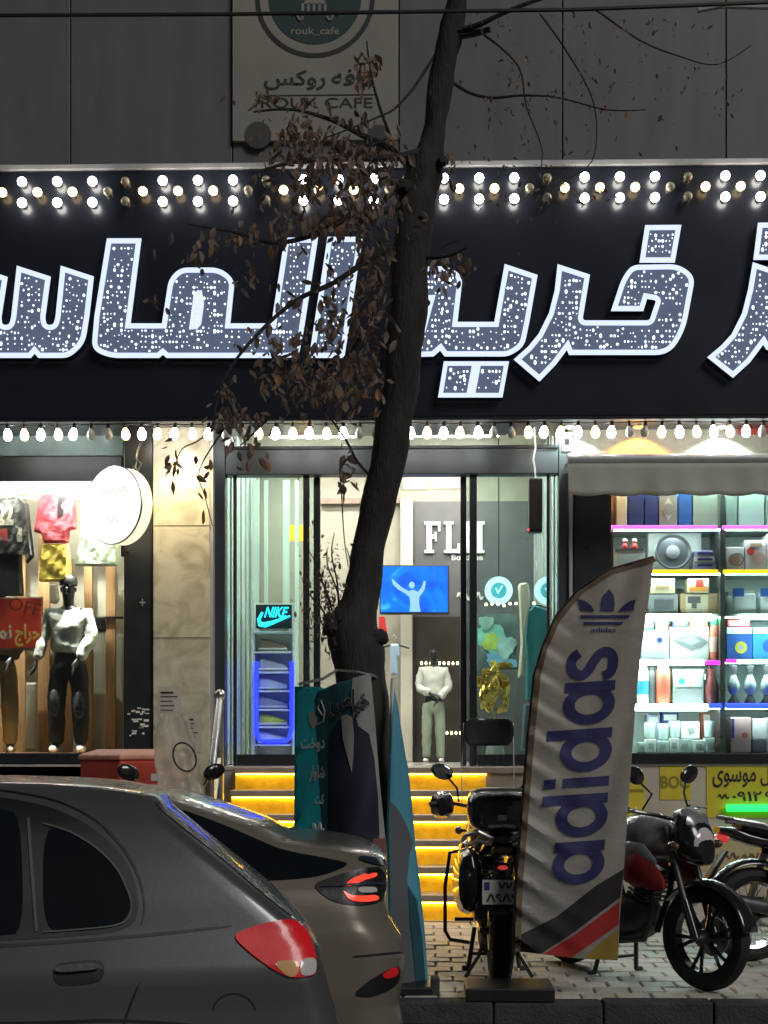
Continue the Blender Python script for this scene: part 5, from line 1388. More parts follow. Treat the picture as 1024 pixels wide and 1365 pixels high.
fine([(526, 918), (530, 940), (537, 985), (545, 1030), (550, 1080), (554, 1130), (560, 1180), (566, 1240), (570, 1300), (571, 1336), (520, 1340), (520, 1180), (519, 1090), (521, 1020), (523, 960)], sail(0), 14).build('sail_sheet', M_sblue, tf, True, solid=.003)
fine([(521, 1068), (530, 1078), (540, 1095), (551, 1122), (546, 1140), (543, 1170), (546, 1230), (552, 1290), (555, 1335), (522, 1338), (521, 1180)], sail(.006), 14).build('figure_picture', M_sgrey, tf, True)
fine([(544, 1180), (556, 1200), (563, 1250), (567, 1300), (568, 1334), (556, 1335), (553, 1290), (547, 1230)], sail(.01), 14).build('petrol_picture', M_sdark, tf, True)  # darker petrol area at the lower right of the sail
MB().tube([W(524, 905, 8.77), W(521, 1000, 8.77), W(518.5, 1100, 8.77), W(519, 1250, 8.77), W(520, 1342, 8.77)], .012, 8).build('pole', M_white, tf, True)
MB().box(X(515, 8.7), X(578, 8.7), 8.62, 8.95, PAVE, PAVE + .05).build('foot_plate', M_black, tf, bev=.01)
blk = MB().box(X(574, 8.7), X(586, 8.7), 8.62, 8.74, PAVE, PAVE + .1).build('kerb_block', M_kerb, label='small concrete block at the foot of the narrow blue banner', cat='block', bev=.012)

# ================================================================== feather flag
FY = 8.62
flag = thing('feather_flag', 'tall grey white feather flag with purple sports lettering before the motorcycles', 'flag', (X(681, FY), FY, PAVE))
def fl(off):
    def fn(u, v):
        t = max(0, min(1, (u - 690) / 150)); w = .03 * math.sin(v * .021 + u * .015) * t + .012 * math.sin(u * .12 + v * .035) * t
        w += .014 * math.sin(v * .16 - u * .10) * max(0, 1 - t * 1.5) + .006 * math.sin(v * .31 - u * .2) * max(0, 1 - t * 1.9)
        return W(u, v, FY + w - off)
    return fn
left = [(686, 1268), (689, 1180), (697, 1080), (705, 980), (713, 900), (725, 860), (742, 822), (772, 786), (812, 760), (872, 743)]
right = [(866, 790), (856, 860), (848, 930), (843, 1000), (837, 1080), (831, 1170), (826, 1230), (824, 1280), (790, 1279), (755, 1276), (715, 1271)]
M_flag = cloth_mat('flag_satin', (.32, .295, .27), .32, .5, 6, (1.2, 1, 2.2), .45, .06)
M_sleeve = cloth_mat('flag_sleeve', (.16, .115, .07), .2, .3, 9)
M_purple = cloth_mat('purple_print', (.035, .035, .13), .12, .3, 9); M_fblack = cloth_mat('black_print', (.02, .016, .018), .05, .3, 9)
M_fred = cloth_mat('red_print', (.42, .03, .025), .2, .3, 9); M_fgold = cloth_mat('gold_print', (.36, .25, .04), .2, .3, 9)
fine(left + right, fl(0), 9).build('flag_cloth', M_flag, flag, True)
sl = left + [(u + 3.5 + 5 * (i < 5), v + 7 * (i < 5)) for i, (u, v) in reversed(list(enumerate(left)))]
def strip_bm(a, b):
    bm = bmesh.new(); A = [bm.verts.new((*p, 0)) for p in a]; B_ = [bm.verts.new((*p, 0)) for p in b]
    for i in range(len(a) - 1): bm.faces.new((A[i], A[i + 1], B_[i + 1], B_[i]))
    return bm
fine_bm(strip_bm(left, [(u + (8 if v > 890 else 5), v + (0 if v > 890 else 5)) for u, v in left]), fl(.006), 9).build('pole_sleeve', M_sleeve, flag, True)
MB().tube([W(u - 1, v, FY + .006) for u, v in [(677, 1322), (682, 1295)] + left], .009, 8).build('pole', M_black, flag, True)
fine([(832, 1158), (827, 1196), (765, 1243), (722, 1271), (686, 1268.5), (688, 1249), (742, 1222), (794, 1181)], fl(.006), 9).build('black_stripe', M_fblack, flag, True)
fine([(826, 1202), (825, 1232), (762, 1276.5), (724, 1272), (765, 1247)], fl(.006), 9).build('red_stripe', M_fred, flag, True)
fine([(824.5, 1239), (823.5, 1279), (779, 1278), (796, 1260)], fl(.006), 9).build('gold_stripe', M_fgold, flag, True)
# lettering, reading upwards
XH = 67.0
def glyph(bm_shapes, v0):
    """shapes given in (p along the writing, q up), x-height 1; v0: picture row where the letter starts"""
    for outer, inner in bm_shapes:
        bm = bmesh.new()
        def T(p, q):
            v = v0 - p * XH; u = 803 + (1178 - v) * .066 - q * XH
            return (u, v + (q - .5) * 4.5, 0)
        if inner is None:
            bm.faces.new([bm.verts.new(T(p, q)) for p, q in outer])
        else:
            n = len(outer); A = [bm.verts.new(T(p, q)) for p, q in outer]; B = [bm.verts.new(T(p, q)) for p, q in inner]
            for i in range(n): bm.faces.new((A[i], A[(i + 1) % n], B[(i + 1) % n], B[i]))
        yield bm
def circ(cx, cy, rx, ry, n=28): return [(cx + rx * math.cos(2 * math.pi * i / n), cy + ry * math.sin(2 * math.pi * i / n)) for i in range(n)]
def rect(a, b, c_, d): return [(a, b), (c_, b), (c_, d), (a, d)]
rg = (circ(.40, .5, .40, .52), circ(.40, .5, .20, .285))
GA = [rg, (rect(.66, 0, .86, 1.0), None)]
GD = [rg, (rect(.66, 0, .86, 1.30), None)]
GI = [(rect(0, 0, .19, .92), None), (rect(0, 1.06, .19, 1.30), None)]
sp_ = [(.08, .26), (.14, .12), (.30, .07), (.46, .10), (.54, .22), (.50, .36), (.36, .47), (.22, .55), (.12, .68), (.18, .84), (.32, .91), (.46, .88), (.55, .76)]
def stroke(path, w):
    L, Rr = [], []
    for i, p in enumerate(path):
        a = Vector(path[max(i - 1, 0)]); b = Vector(path[min(i + 1, len(path) - 1)]); d = (b - a).normalized(); nn = Vector((-d.y, d.x)) * w
        L.append(tuple(Vector(p) + nn)); Rr.append(tuple(Vector(p) - nn))
    return L, Rr
def catmull(P, n=5):
    out = []
    for i in range(len(P) - 1):
        a, b, c_, d = [Vector(P[min(max(j, 0), len(P) - 1)]) for j in (i - 1, i, i + 1, i + 2)]
        for k in range(n):
            t = k / n; out.append(tuple(.5 * ((2 * b) + (c_ - a) * t + (2 * a - 5 * b + 4 * c_ - d) * t * t + (3 * b - a - 3 * c_ + d) * t ** 3)))
    return out + [tuple(P[-1])]
L_, R_ = stroke(catmull([(x_ * 1.05, y_) for x_, y_ in sp_]), .10)
GS = [(L_[i:i + 2] + [R_[i + 1], R_[i]], None) for i in range(len(L_) - 1)]
for gl_, v0 in ((GA, 1179), (GD, 1116), (GI, 1049), (GD, 1029), (GA, 966), (GS, 908)):
    mb = MB()
    for k, bm in enumerate(glyph(gl_, v0)):
        m_ = fine_bm(bm, fl(.007 + .0015 * (k if len(gl_) < 5 else 0)), 9); mb.add(m_.v, m_.f)
    mb.build('lettering', M_purple, flag, True)
for poly in ([(812, 785), (818, 793), (820, 804), (818, 815), (801, 815), (801, 804), (804, 794)], [(770, 798), (780, 801), (788, 807), (793, 815), (774, 814)], [(848, 799), (846, 806), (845, 814), (824, 815), (831, 807), (840, 801)],
             [(773, 820), (840, 820), (838, 824), (775, 824)], [(777, 829), (831, 829), (829, 833), (779, 833)]):
    fine(poly, fl(.008), 9).build('trefoil_emblem', M_purple, flag, True)
lettering('adidas', (788, 836, 821, 843), fl(.008), M_purple, flag, .02)
fb = MB().box(X(620, FY), X(736, FY), FY - .2, FY + .18, PAVE, PAVE + .075).build('flag_base', M_black, flag, bev=.008)
# ================================================================== cars
M_tyre = mat('tyre_rubber', (.015, .015, .016), .8, var=.2, bump=.3, bscale=60)
M_alloy = mat('alloy', (.45, .45, .46), .3, .9, var=.06)
M_carglass = mat('car_glass', (.006, .008, .009), .06, 0, var=.1, coat=.6)
def cr(tab, z, k):
    """smooth lookup in a table sorted by z"""
    n = len(tab)
    if z <= tab[0][0]: return tab[0][k]
    if z >= tab[-1][0]: return tab[-1][k]
    i = max(j for j in range(n) if tab[j][0] <= z); i = min(i, n - 2)
    a, b = tab[i], tab[i + 1]; t = (z - a[0]) / (b[0] - a[0])
    return a[k] + (b[k] - a[k]) * t
def contour(xr, xf, w, rc, bow, yc):
    """closed plan outline of the body at one height"""
    rc = min(rc, w * .9, (xr - xf) * .3); pts = []
    def bx(x, y): return x
    for i in range(8): pts.append((xr, -w + rc + (2 * w - 2 * rc) * (i + .5) / 8))
    for i in range(7): q = math.pi / 2 * i / 6; pts.append((xr - rc + rc * math.cos(q), w - rc + rc * math.sin(q)))
    for i in range(22): pts.append((xr - rc + (xf - xr + 2 * rc) * (i + .5) / 22, w))
    for i in range(7): q = math.pi / 2 + math.pi / 2 * i / 6; pts.append((xf + rc + rc * math.cos(q), w - rc + rc * math.sin(q)))
    for i in range(8): pts.append((xf, w - rc - (2 * w - 2 * rc) * (i + .5) / 8))
    for i in range(7): q = math.pi + math.pi / 2 * i / 6; pts.append((xf + rc + rc * math.cos(q), -w + rc + rc * math.sin(q)))
    for i in range(22): pts.append((xf + rc + (xr - xf - 2 * rc) * (i + .5) / 22, -w))
    for i in range(7): q = 3 * math.pi / 2 + math.pi / 2 * i / 6; pts.append((xr - rc + rc * math.cos(q), -w + rc + rc * math.sin(q)))
    out = []
    for x, y in pts:
        e = max(0, (x - (xr - .5)) / .5)
        out.append((x - bow * (y / w) ** 2 * min(1, e * 1.0), yc + y))
    return out
def make_car(name, label, cat, yc, rear_px, pivot, psi, wtab, L, roof_front, paint, rc=.22, bow=.10, lowz=.2, push=.05):
    """psi: how far the tail points away from the street; pivot: picture point of the near rear corner"""
    wn = cr(wtab, .6, 1); P0 = W(*pivot, yc - wn)
    RM = Matrix.Translation((P0.x, P0.y, 0)) @ Matrix.Rotation(psi, 4, 'Z') @ Matrix.Translation((-P0.x, -P0.y, 0))
    RI = RM.inverted(); C0 = Vector((0, 0, CAM_H)); tab = []
    for v, u in rear_px:
        d = W(u, v, 5) - C0; w = wn
        for _ in range(6):
            # hit the upright plane of the near side, at this height's half width
            Q = RM @ Vector((P0.x, yc - w, 0)); N = Vector((-math.sin(psi), math.cos(psi), 0))
            p = C0 + d * ((Q - C0).dot(N) / d.dot(N)); w = cr(wtab, p.z, 1) * .9 + w * .1
        q = RI @ p; tab.append((q.z, q.x + push))
    tab = [t for t in sorted(tab) if t[0] > .36]
    xm = max(t[1] for t in tab)
    tab = [(lowz, xm - .08), (lowz + .06, xm - .02), (.34, xm - .005)] + tab
    zt = tab[-1][0]
    ftab = [(lowz, xm - L + .12), (.35, xm - L), (.6, xm - L), (.75, xm - L + .08), (.86, xm - L + .35), (.95, xm - L + .95)] + roof_front(xm, zt)
    root = thing(name, label, cat, RM @ Vector((xm - L / 2, yc, 0)), psi)
    zs = sorted(set([lowz + (zt - lowz) * i / 40 for i in range(41)] + [t[0] for t in tab if t[0] <= zt] + [zt - .0005]))
    rings = []
    for z in zs:
        xr, xf, w = cr(tab, z, 1), cr(ftab, z, 1), cr(wtab, z, 1)
        rings.append([RM @ Vector((x, y, z)) for x, y in contour(xr, xf, w, rc if z < 1.0 else rc * .8, bow, yc)])
    n = len(rings[0]); mb = MB()
    mb.add([p for r_ in rings for p in r_], [(i * n + k, i * n + (k + 1) % n, (i + 1) * n + (k + 1) % n, (i + 1) * n + k) for i in range(len(rings) - 1) for k in range(n)] +
           [tuple(range(n - 1, -1, -1)), tuple((len(rings) - 1) * n + k for k in range(n))])
    bvh = BVHTree.FromPolygons([Vector(p) for p in mb.v], mb.f)
    o = mb.build('body', paint, root)
    smooth_mesh(o.data, 50)
    def surf(off):
        def fn(u, v):
            d = (W(u, v, 5) - C0).normalized(); h = bvh.ray_cast(C0, d)
            if h[0] is None: h = bvh.find_nearest(W(u, v, yc - wn * .8))
            nrm = h[1] if h[1].dot(d) < 0 else -h[1]
            return h[0] + nrm * off
        return fn
    def both(poly, off, nm, m, step=9, parent=None, smooth=True, label=None):
        a = fine(chaikin(poly), surf(off), step); vs = []
        for p in a.v:
            q = RI @ Vector(p); vs.append(RM @ Vector((q.x, 2 * yc - q.y, q.z)))
        b = MB().add(vs, a.f)
        r1 = a.build(nm, m, parent or root, smooth); r2 = b.build(nm, m, parent or root, smooth)
        if label: r1['label'] = label; r2['label'] = label
        return r1
    def wheels(x_rear, x_front, r=.31, wd=.2):
        for x in (x_rear, x_front):
            for sg in (-1, 1):
                y = yc + sg * (cr(wtab, .4, 1) - wd * .42)
                Mw = RM @ Matrix.Translation((x, y, r)) @ Matrix.Rotation(R(90) * sg, 4, 'X')
                ty = MB().lathe([(r * .62, -wd / 2), (r * .93, -wd / 2), (r, -wd * .36), (r, wd * .36), (r * .93, wd / 2), (r * .62, wd / 2), (r * .6, 0)], 28, Mw).build('wheel', M_tyre, root, True)
                MB().lathe([(r * .6, -wd * .4), (r * .6, wd * .4), (r * .55, wd * .3), (r * .2, wd * .25), (0, wd * .3)], 20, Mw).build('rim', M_alloy, ty, True)
    return root, surf, both, wheels, xm

M_paint1 = mat('graphite_paint', (.105, .105, .108), .28, .4, var=.05, scale=1.5, coat=.7, bump=.01)
M_paint2 = mat('bronze_paint', (.22, .19, .155), .28, .35, var=.05, scale=1.5, coat=.8)
M_trimblk = mat('black_trim', (.012, .012, .013), .4, var=.1)
M_redlens = mat('red_lens', (.45, .008, .012), .28, 0, (.9, .02, .03), .10, var=.2, scale=8, coat=.25)
M_amber = mat('amber_lens', (.65, .38, .16), .15, 0, var=.2, coat=.7)
M_clear = mat('clear_lens', (.55, .52, .5), .1, 0, var=.1, coat=.8)
w1 = [(.2, .80), (.32, .85), (.5, .868), (.70, .872), (.78, .862), (.86, .86), (.90, .85), (.95, .826), (1.0, .805), (1.1, .77), (1.2, .725), (1.3, .672), (1.36, .625), (1.40, .57), (1.425, .51), (1.445, .42), (1.46, .25)]
car1, s1, both1, wh1, xm1 = make_car('hatchback_car', 'dark grey hatchback with red tail lamp passing closest to the kerb lane', 'car', 5.36,
    [(1420, 449), (1385, 448), (1365, 444), (1340, 437), (1310, 428), (1285, 422), (1262, 417), (1240, 401), (1225, 384), (1180, 330), (1130, 268), (1085, 214), (1070, 206), (1062, 200), (1056, 178), (1050, 145), (1045, 80), (1042, -20), (1040, -140)],
    (440, 1350), R(10), w1, 4.1, lambda xm, zt: [(1.0, xm - 3.05), (1.2, xm - 2.65), (1.38, xm - 2.15), (zt, xm - 1.9)], M_paint1, rc=.09, bow=.03)
both1([(-140, 1056), (0, 1062), (70, 1076), (120, 1100), (160, 1135), (180, 1172), (186, 1206), (180, 1232), (150, 1244), (60, 1251), (0, 1254), (-140, 1262)], .002, 'window_trim', M_trimblk)
both1([(58, 1100), (95, 1112), (130, 1134), (155, 1160), (170, 1190), (174, 1210), (168, 1226), (148, 1234), (100, 1239), (58, 1242)], .005, 'side_window', M_carglass)
both1([(-140, 1072), (-60, 1074), (0, 1079), (28, 1086), (32, 1244), (0, 1247), (-140, 1254)], .005, 'side_window', M_carglass)
arc = [(-140, 1050), (-60, 1050), (0, 1053), (75, 1067), (128, 1093), (166, 1130), (187, 1170), (194, 1206), (190, 1232)]
fine_bm(strip_bm(catmull(arc), [(u - 2.2 * (v > 1100) - .6, v + 2.2) for u, v in catmull(arc)]), s1(.003), 9).build('door_frame_gap', M_trimblk, car1, True)
M_seal = mat('seal_highlight', (.07, .07, .072), .5)  # seal tone lifted to paint a highlight along the window edge
rim = [(58, 1100), (95, 1112), (130, 1134), (155, 1160), (170, 1190), (174.5, 1210), (168, 1226), (148, 1234), (100, 1239), (58, 1242)]
fine_bm(strip_bm(catmull(rim), [(u + (1.6 if u > 60 else 0), v + (-1.8 if v < 1212 else 1.8)) for u, v in catmull(rim)]), s1(.008), 9).build('window_seal_highlight', M_seal, car1, True)
fine_bm(strip_bm([(36, 1092), (40, 1150), (44, 1200), (47, 1242)], [(40, 1093), (44, 1150), (48, 1200), (51, 1242)]), s1(.008), 9).build('pillar_seal', M_seal, car1, True)
h1 = both1([(71, 1290), (78, 1284), (130, 1279), (139, 1284), (139, 1300), (132, 1310), (82, 1315), (72, 1306)], .004, 'door_handle', M_trimblk)
both1([(74, 1290), (132, 1285), (134, 1293), (76, 1298)], .02, 'handle_grip', M_paint1, parent=h1)
tl = both1([(309, 1248), (330, 1238), (352, 1231), (385, 1226), (402, 1234), (412, 1250), (418, 1270), (420, 1290), (418, 1301), (388, 1304), (362, 1292), (334, 1272)], .008, 'tail_lamp', M_redlens, 8, label='red rear lamp with a pale lower lens')
both1([(362, 1283), (398, 1280), (396, 1301), (384, 1303)], .012, 'reverse_lens', M_amber, 8, parent=tl)
both1([(400, 1279), (419, 1278), (418, 1300), (399, 1301)], .012, 'reverse_lens', M_clear, 8, parent=tl)
both1([(190, 1245), (310, 1233), (308, 1236), (200, 1249), (60, 1260), (-140, 1272), (-140, 1266), (60, 1256)], .002, 'belt_shadow_line', M_trimblk)  # dark strip painted in for the shadow line along the belt
both1([(163, 1365), (172, 1340), (186, 1308), (188, 1309), (175, 1340), (167, 1366), (160, 1400), (156, 1400)], .002, 'door_gap', M_trimblk)
fp = [(312 + r_ * math.cos(R(a)), 1352 - r_ * math.sin(R(a)) * .95) for r_, rng_ in ((30, range(10, 171, 10)), (28, range(170, 9, -10))) for a in rng_]
both1(fp, .002, 'fuel_flap_gap', M_trimblk, 6)
both1([(207, 1068), (213, 1068), (300, 1140), (392, 1218), (386, 1222), (290, 1140), (210, 1078)], .003, 'tailgate_edge', M_trimblk, 8)
both1([(-140, 1366), (60, 1361), (160, 1357), (300, 1368), (300, 1372), (160, 1361), (60, 1366), (-140, 1371)], .002, 'side_crease_shade', M_trimblk)  # flat dark strip paints the shade of the flank crease
wh1(xm1 - .72, xm1 - 3.28)

w2 = [(.18, .80), (.3, .86), (.5, .885), (.75, .89), (.85, .875), (.92, .855), (1.0, .80), (1.06, .745), (1.1, .71), (1.2, .64), (1.28, .575), (1.33, .50), (1.355, .42), (1.37, .25)]
car2, s2, both2, wh2, xm2 = make_car('fastback_sedan', 'bronze grey fastback sedan with split red tail lamp parked at the kerb', 'car', 7.32,
    [(1345, 531), (1326, 534), (1300, 538), (1277, 539), (1255, 533), (1240, 523), (1228, 516), (1206, 511), (1184, 514), (1160, 514), (1151, 512), (1143, 508), (1138, 500), (1133, 476), (1127, 430), (1122, 395), (1118, 379), (1102, 350), (1086, 306), (1061, 235), (1053, 197), (1047, 130), (1043, 40), (1040, -60)],
    (535, 1290), R(7), w2, 4.6, lambda xm, zt: [(1.0, xm - 3.4), (1.2, xm - 2.9), (1.32, xm - 2.5), (zt, xm - 2.1)], M_paint2, rc=.20, bow=.05, lowz=.18, push=.055)
both2([(60, 1068), (190, 1068), (240, 1078), (300, 1100), (345, 1120), (378, 1134), (440, 1145), (470, 1152), (430, 1168), (380, 1174), (200, 1178), (60, 1180)], .003, 'side_window', M_carglass)  # glass colour also painted over the boot shoulder, dark there only by lighting
t2 = both2([(416, 1180), (440, 1170), (475, 1160), (505, 1155), (513, 1165), (514, 1186), (506, 1204), (480, 1208), (450, 1204), (432, 1195)], .006, 'tail_lamp', M_trimblk, 7, label='black rear lamp with split glowing red strips')
M_redlit = mat('red_light_strip', (.5, .01, .01), .2, 0, (1.0, .06, .03), .8, var=0)
both2([(458, 1182), (470, 1172), (492, 1163), (500, 1162), (500, 1170), (485, 1174), (468, 1183)], .012, 'light_strip', M_redlit, 6, parent=t2)
both2([(456, 1187), (466, 1194), (480, 1195), (502, 1193), (502, 1200), (482, 1203), (464, 1200)], .012, 'light_strip', M_redlit, 6, parent=t2)
both2([(474, 1184), (500, 1183), (500, 1190), (478, 1191)], .012, 'clear_strip', M_clear, 6, parent=t2)
both2([(425, 1182), (512, 1176), (513, 1180), (427, 1184)], .013, 'chrome_strip', M_chrome, 8, parent=t2)
both2([(470, 1326), (490, 1308), (510, 1296), (530, 1286), (533, 1296), (530, 1312), (515, 1322), (490, 1330)], .004, 'bumper_vent', M_trimblk, 8)
both2([(508, 1298), (528, 1286), (530, 1300), (512, 1305)], .008, 'reflector', M_redlens, 6)
both2([(470, 1274), (535, 1268), (535, 1271), (470, 1277)], .003, 'bumper_gap', M_trimblk, 8)
both2([(478, 1142), (512, 1147), (515, 1153), (507, 1156), (478, 1148)], .012, 'boot_lip', M_chrome, 8)
wh2(xm2 - .85, xm2 - 3.7, .33)

# ================================================================== motorcycles
def loft(mb, secs, n=14, e=2.4):
    """secs: (x, z centre, half width, half height, y shift)"""
    m = len(secs); base = len(mb.v)
    for s in secs:
        x, zc_, hw, hh = s[:4]; ys = s[4] if len(s) > 4 else 0
        for k in range(n):
            q = 2 * math.pi * k / n; c_, s_ = math.cos(q), math.sin(q)
            mb.v.append((x, ys + hw * math.copysign(abs(c_) ** (2 / e), c_), zc_ + hh * math.copysign(abs(s_) ** (2 / e), s_)))
    for i in range(m - 1):
        for k in range(n): mb.f.append((base + i * n + k, base + i * n + (k + 1) % n, base + (i + 1) * n + (k + 1) % n, base + (i + 1) * n + k))
    mb.f.append(tuple(base + k for k in range(n))); mb.f.append(tuple(base + (m - 1) * n + k for k in range(n)))
    return mb
M_engine = mat('engine_metal', (.10, .10, .105), .45, .8, var=.3, scale=14)
M_seat = mat('seat_vinyl', (.015, .015, .016), .55, var=.1, bump=.2)
M_mblack = mat('gloss_black', (.012, .012, .013), .2, var=.1, coat=.7)
M_msil = mat('silver_paint', (.42, .42, .43), .3, .6, var=.06, coat=.5)
M_smoke = mat('smoked_lens', (.10, .06, .03), .2, 0, var=.1, coat=.5)
M_gun = mat('gunmetal_paint', (.30, .30, .31), .22, .5, var=.1, coat=.8)
M_mred = mat('red_paint', (.30, .015, .018), .3, 0, var=.08, coat=.7)
M_ltred = mat('red_reflector', (.55, .03, .04), .2, 0, (1, .08, .08), .25, var=.1)
M_mirror = mat('mirror_glass', (.6, .6, .6), .05, 1.0, var=.05)
def motorcycle(name, label, loc, rotz, steer=0, style='sport', tank=M_mblack, side=M_mred, spokes='alloy', mir=.38, group='motorcycles on the pavement'):
    t = thing(name, label, 'motorcycle', loc, rotz, group)
    B = lambda mb, nm, m, p=None, sm=True, **k: mb.build(nm, m, p or t, sm, local=True, **k)
    ST = Matrix.Translation((.52, 0, 0)) @ Matrix.Rotation(steer, 4, 'Z') @ Matrix.Translation((-.52, 0, 0))
    def wheel(x, nm, wd, M=Matrix.Identity(4)):
        r = .305; Mw = M @ Matrix.Translation((x, 0, r)) @ Matrix.Rotation(R(90), 4, 'X')
        prof = [(r - .085, -wd * .38), (r - .05, -wd * .52), (r - .018, -wd * .42), (r, -wd * .12), (r, wd * .12), (r - .018, wd * .42), (r - .05, wd * .52), (r - .085, wd * .38)]
        ty = B(MB().lathe(prof + prof[:1], 40, Mw, False), nm, M_tyre)
        B(MB().lathe([(r - .086, -wd * .36), (r - .105, -wd * .3), (r - .105, wd * .3), (r - .086, wd * .36)], 36, Mw, False), 'rim', M_mblack if spokes == 'alloy' else M_chrome, ty)
        B(MB().lathe([(.012, -.1), (.03, -.06), (.05, -.045), (.05, .045), (.03, .06), (.012, .1)], 16, Mw), 'hub', M_engine, ty)
        mb = MB()
        if spokes == 'alloy':
            for k in range(6):
                a = k * math.pi / 3 + .2
                for da in (-.16, .16):
                    p = [Vector((math.cos(a) * .04, math.sin(a) * .04, 0)), Vector((math.cos(a + da * .7) * .13, math.sin(a + da * .7) * .13, 0)), Vector((math.cos(a + da) * .205, math.sin(a + da) * .205, 0))]
                    mb.tube([Mw @ q for q in p], [.016, .011, .012], 6)
        else:
            for k in range(28):
                a = k * 2 * math.pi / 28; b = a + (.5 if k % 2 else -.5); s_ = .035 if (k // 2) % 2 else -.035
                mb.tube([Mw @ Vector((math.cos(b) * .045, math.sin(b) * .045, s_)), Mw @ Vector((math.cos(a) * .205, math.sin(a) * .205, 0))], .0028, 5)
        B(mb, 'spokes', M_mblack if spokes == 'alloy' else M_chrome, ty)
        B(MB().lathe([(.06, -.062), (.115, -.062), (.115, -.066), (.06, -.066), (.06, -.062)], 28, Mw, False), 'brake_disc', M_steel, ty)
    wheel(.68, 'front_wheel', .095, ST); wheel(-.62, 'rear_wheel', .12)
    # front end
    mb = MB()
    for sg in (-1, 1): mb.tube([ST @ Vector((.68, sg * .085, .305)), ST @ Vector((.60, sg * .09, .52))], .028, 10)
    B(mb, 'fork_slider', M_mblack)
    mb = MB()
    for sg in (-1, 1): mb.tube([ST @ Vector((.60, sg * .09, .52)), ST @ Vector((.46, sg * .09, .93))], .019, 10)
    B(mb, 'fork_tube', M_engine)
    mb = MB().grid(lambda a, b: ST @ Vector((.68 + (.335 - .012 * abs(b * 2 - 1)) * math.cos(R(10 + 135 * a)), (b - .5) * .13, .305 + (.335 - .03 * (b * 2 - 1) ** 2) * math.sin(R(10 + 135 * a)))), 18, 6)
    B(mb, 'front_fender', side if style == 'classic' else M_mblack, solid=.006)
    mb = loft(MB(), [(.50, .90, .07, .10), (.55, .89, .12, .15), (.60, .87, .13, .15), (.66, .83, .11, .12), (.70, .79, .06, .07)]); mb.xf(ST)
    B(mb, 'headlamp_cowl', M_mblack)
    mb = MB().ball((.665, 0, .835), (.035, .095, .10), 14, 10); mb.xf(ST)
    B(mb, 'headlamp', M_clear)
    mb = loft(MB(), [(.48, 1.0, .05, .03), (.56, 1.0, .09, .05), (.62, .96, .10, .06), (.65, .93, .07, .03)]); mb.xf(ST)
    B(mb, 'instrument_cover', M_msil if style != 'plain' else M_mblack)
    for sg in (-1, 1):
        mb = MB().ball((.60, sg * .19, .83), (.045, .028, .028), 10, 8); mb.tube([(.58, sg * .1, .83), (.6, sg * .18, .83)], .01, 6); mb.xf(ST)
        B(mb, 'indicator', M_smoke)
    B(MB().tube([ST @ Vector(p) for p in ((.30, .37, 1.02), (.34, .28, 1.03), (.43, .14, 1.0), (.45, 0, .97), (.43, -.14, 1.0), (.34, -.28, 1.03), (.30, -.37, 1.02))], .012, 8), 'handlebar', M_mblack)
    for sg in (-1, 1):
        B(MB().tube([ST @ Vector((.34, sg * .27, 1.03)), ST @ Vector((.29, sg * .39, 1.018))], .018, 10), 'grip', M_black)
        B(MB().tube([ST @ Vector((.37, sg * .24, 1.04)), ST @ Vector((.42, sg * .32, 1.03)), ST @ Vector((.36, sg * .40, 1.02))], .006, 6), 'lever', M_steel)
        st = B(MB().tube([ST @ Vector((.38, sg * .2, 1.03)), ST @ Vector((.40, sg * (mir - .1), 1.12)), ST @ Vector((.36, sg * (mir - .04), 1.19))], .007, 6), 'mirror_stalk', M_mblack)
        mb = MB().ball((0, 0, 0), (.02, .078, .052), 14, 8, Matrix.Rotation(sg * .35, 3, 'X')); mb.xf(ST @ Matrix.Translation((.36, sg * mir, 1.23)))
        B(mb, 'mirror', M_mblack, st)
        mb = MB().ball((0, 0, 0), (.006, .07, .046), 14, 8, Matrix.Rotation(sg * .35, 3, 'X')); mb.xf(ST @ Matrix.Translation((.344, sg * mir, 1.23)))
        B(mb, 'mirror_glass', M_mirror, st)
    # body
    B(loft(MB(), [(-.12, .80, .07, .05), (-.05, .82, .12, .10), (.1, .85, .155, .14), (.25, .86, .16, .14), (.36, .83, .12, .12), (.43, .80, .06, .07)]), 'fuel_tank', tank)
    for sg in (-1, 1):
        B(loft(MB(), [(.10, .66, .02, .04, sg * .13), (.2, .68, .03, .09, sg * .165), (.34, .68, .032, .11, sg * .175), (.44, .64, .022, .08, sg * .15), (.50, .60, .01, .03, sg * .13)], 10), 'tank_shroud', side)
        if side is M_mred: B(loft(MB(), [(.12, .80, .01, .02, sg * .155), (.24, .79, .016, .05, sg * .178), (.36, .77, .016, .06, sg * .172), (.45, .72, .008, .02, sg * .15)], 10), 'shroud_trim', M_msil)
        B(loft(MB(), [(-.5, .72, .012, .03, sg * .10), (-.35, .68, .02, .09, sg * .125), (-.18, .66, .022, .11, sg * .13), (-.05, .66, .012, .06, sg * .12)], 10), 'side_panel', side)
    B(loft(MB(), [(-.02, .80, .08, .03), (-.1, .80, .12, .045), (-.3, .79, .14, .05), (-.45, .83, .13, .05), (-.6, .86, .12, .05), (-.72, .87, .08, .03)]), 'seat', M_seat)
    B(loft(MB(), [(-.4, .76, .10, .04), (-.6, .79, .11, .05), (-.75, .83, .09, .045), (-.86, .86, .05, .02)]), 'tail_cowl', M_mblack)
    B(loft(MB(), [(-.80, .80, .06, .03), (-.86, .80, .055, .026), (-.875, .80, .04, .016)]), 'tail_lamp', M_ltred if style != 'plain' else M_smoke)
    mb = MB()
    for sg in (-1, 1): mb.tube([(-.42, sg * .15, .82), (-.62, sg * .17, .90), (-.8, sg * .13, .93), (-.85, 0, .94)], .012, 8)
    B(mb, 'grab_rail', M_msil)
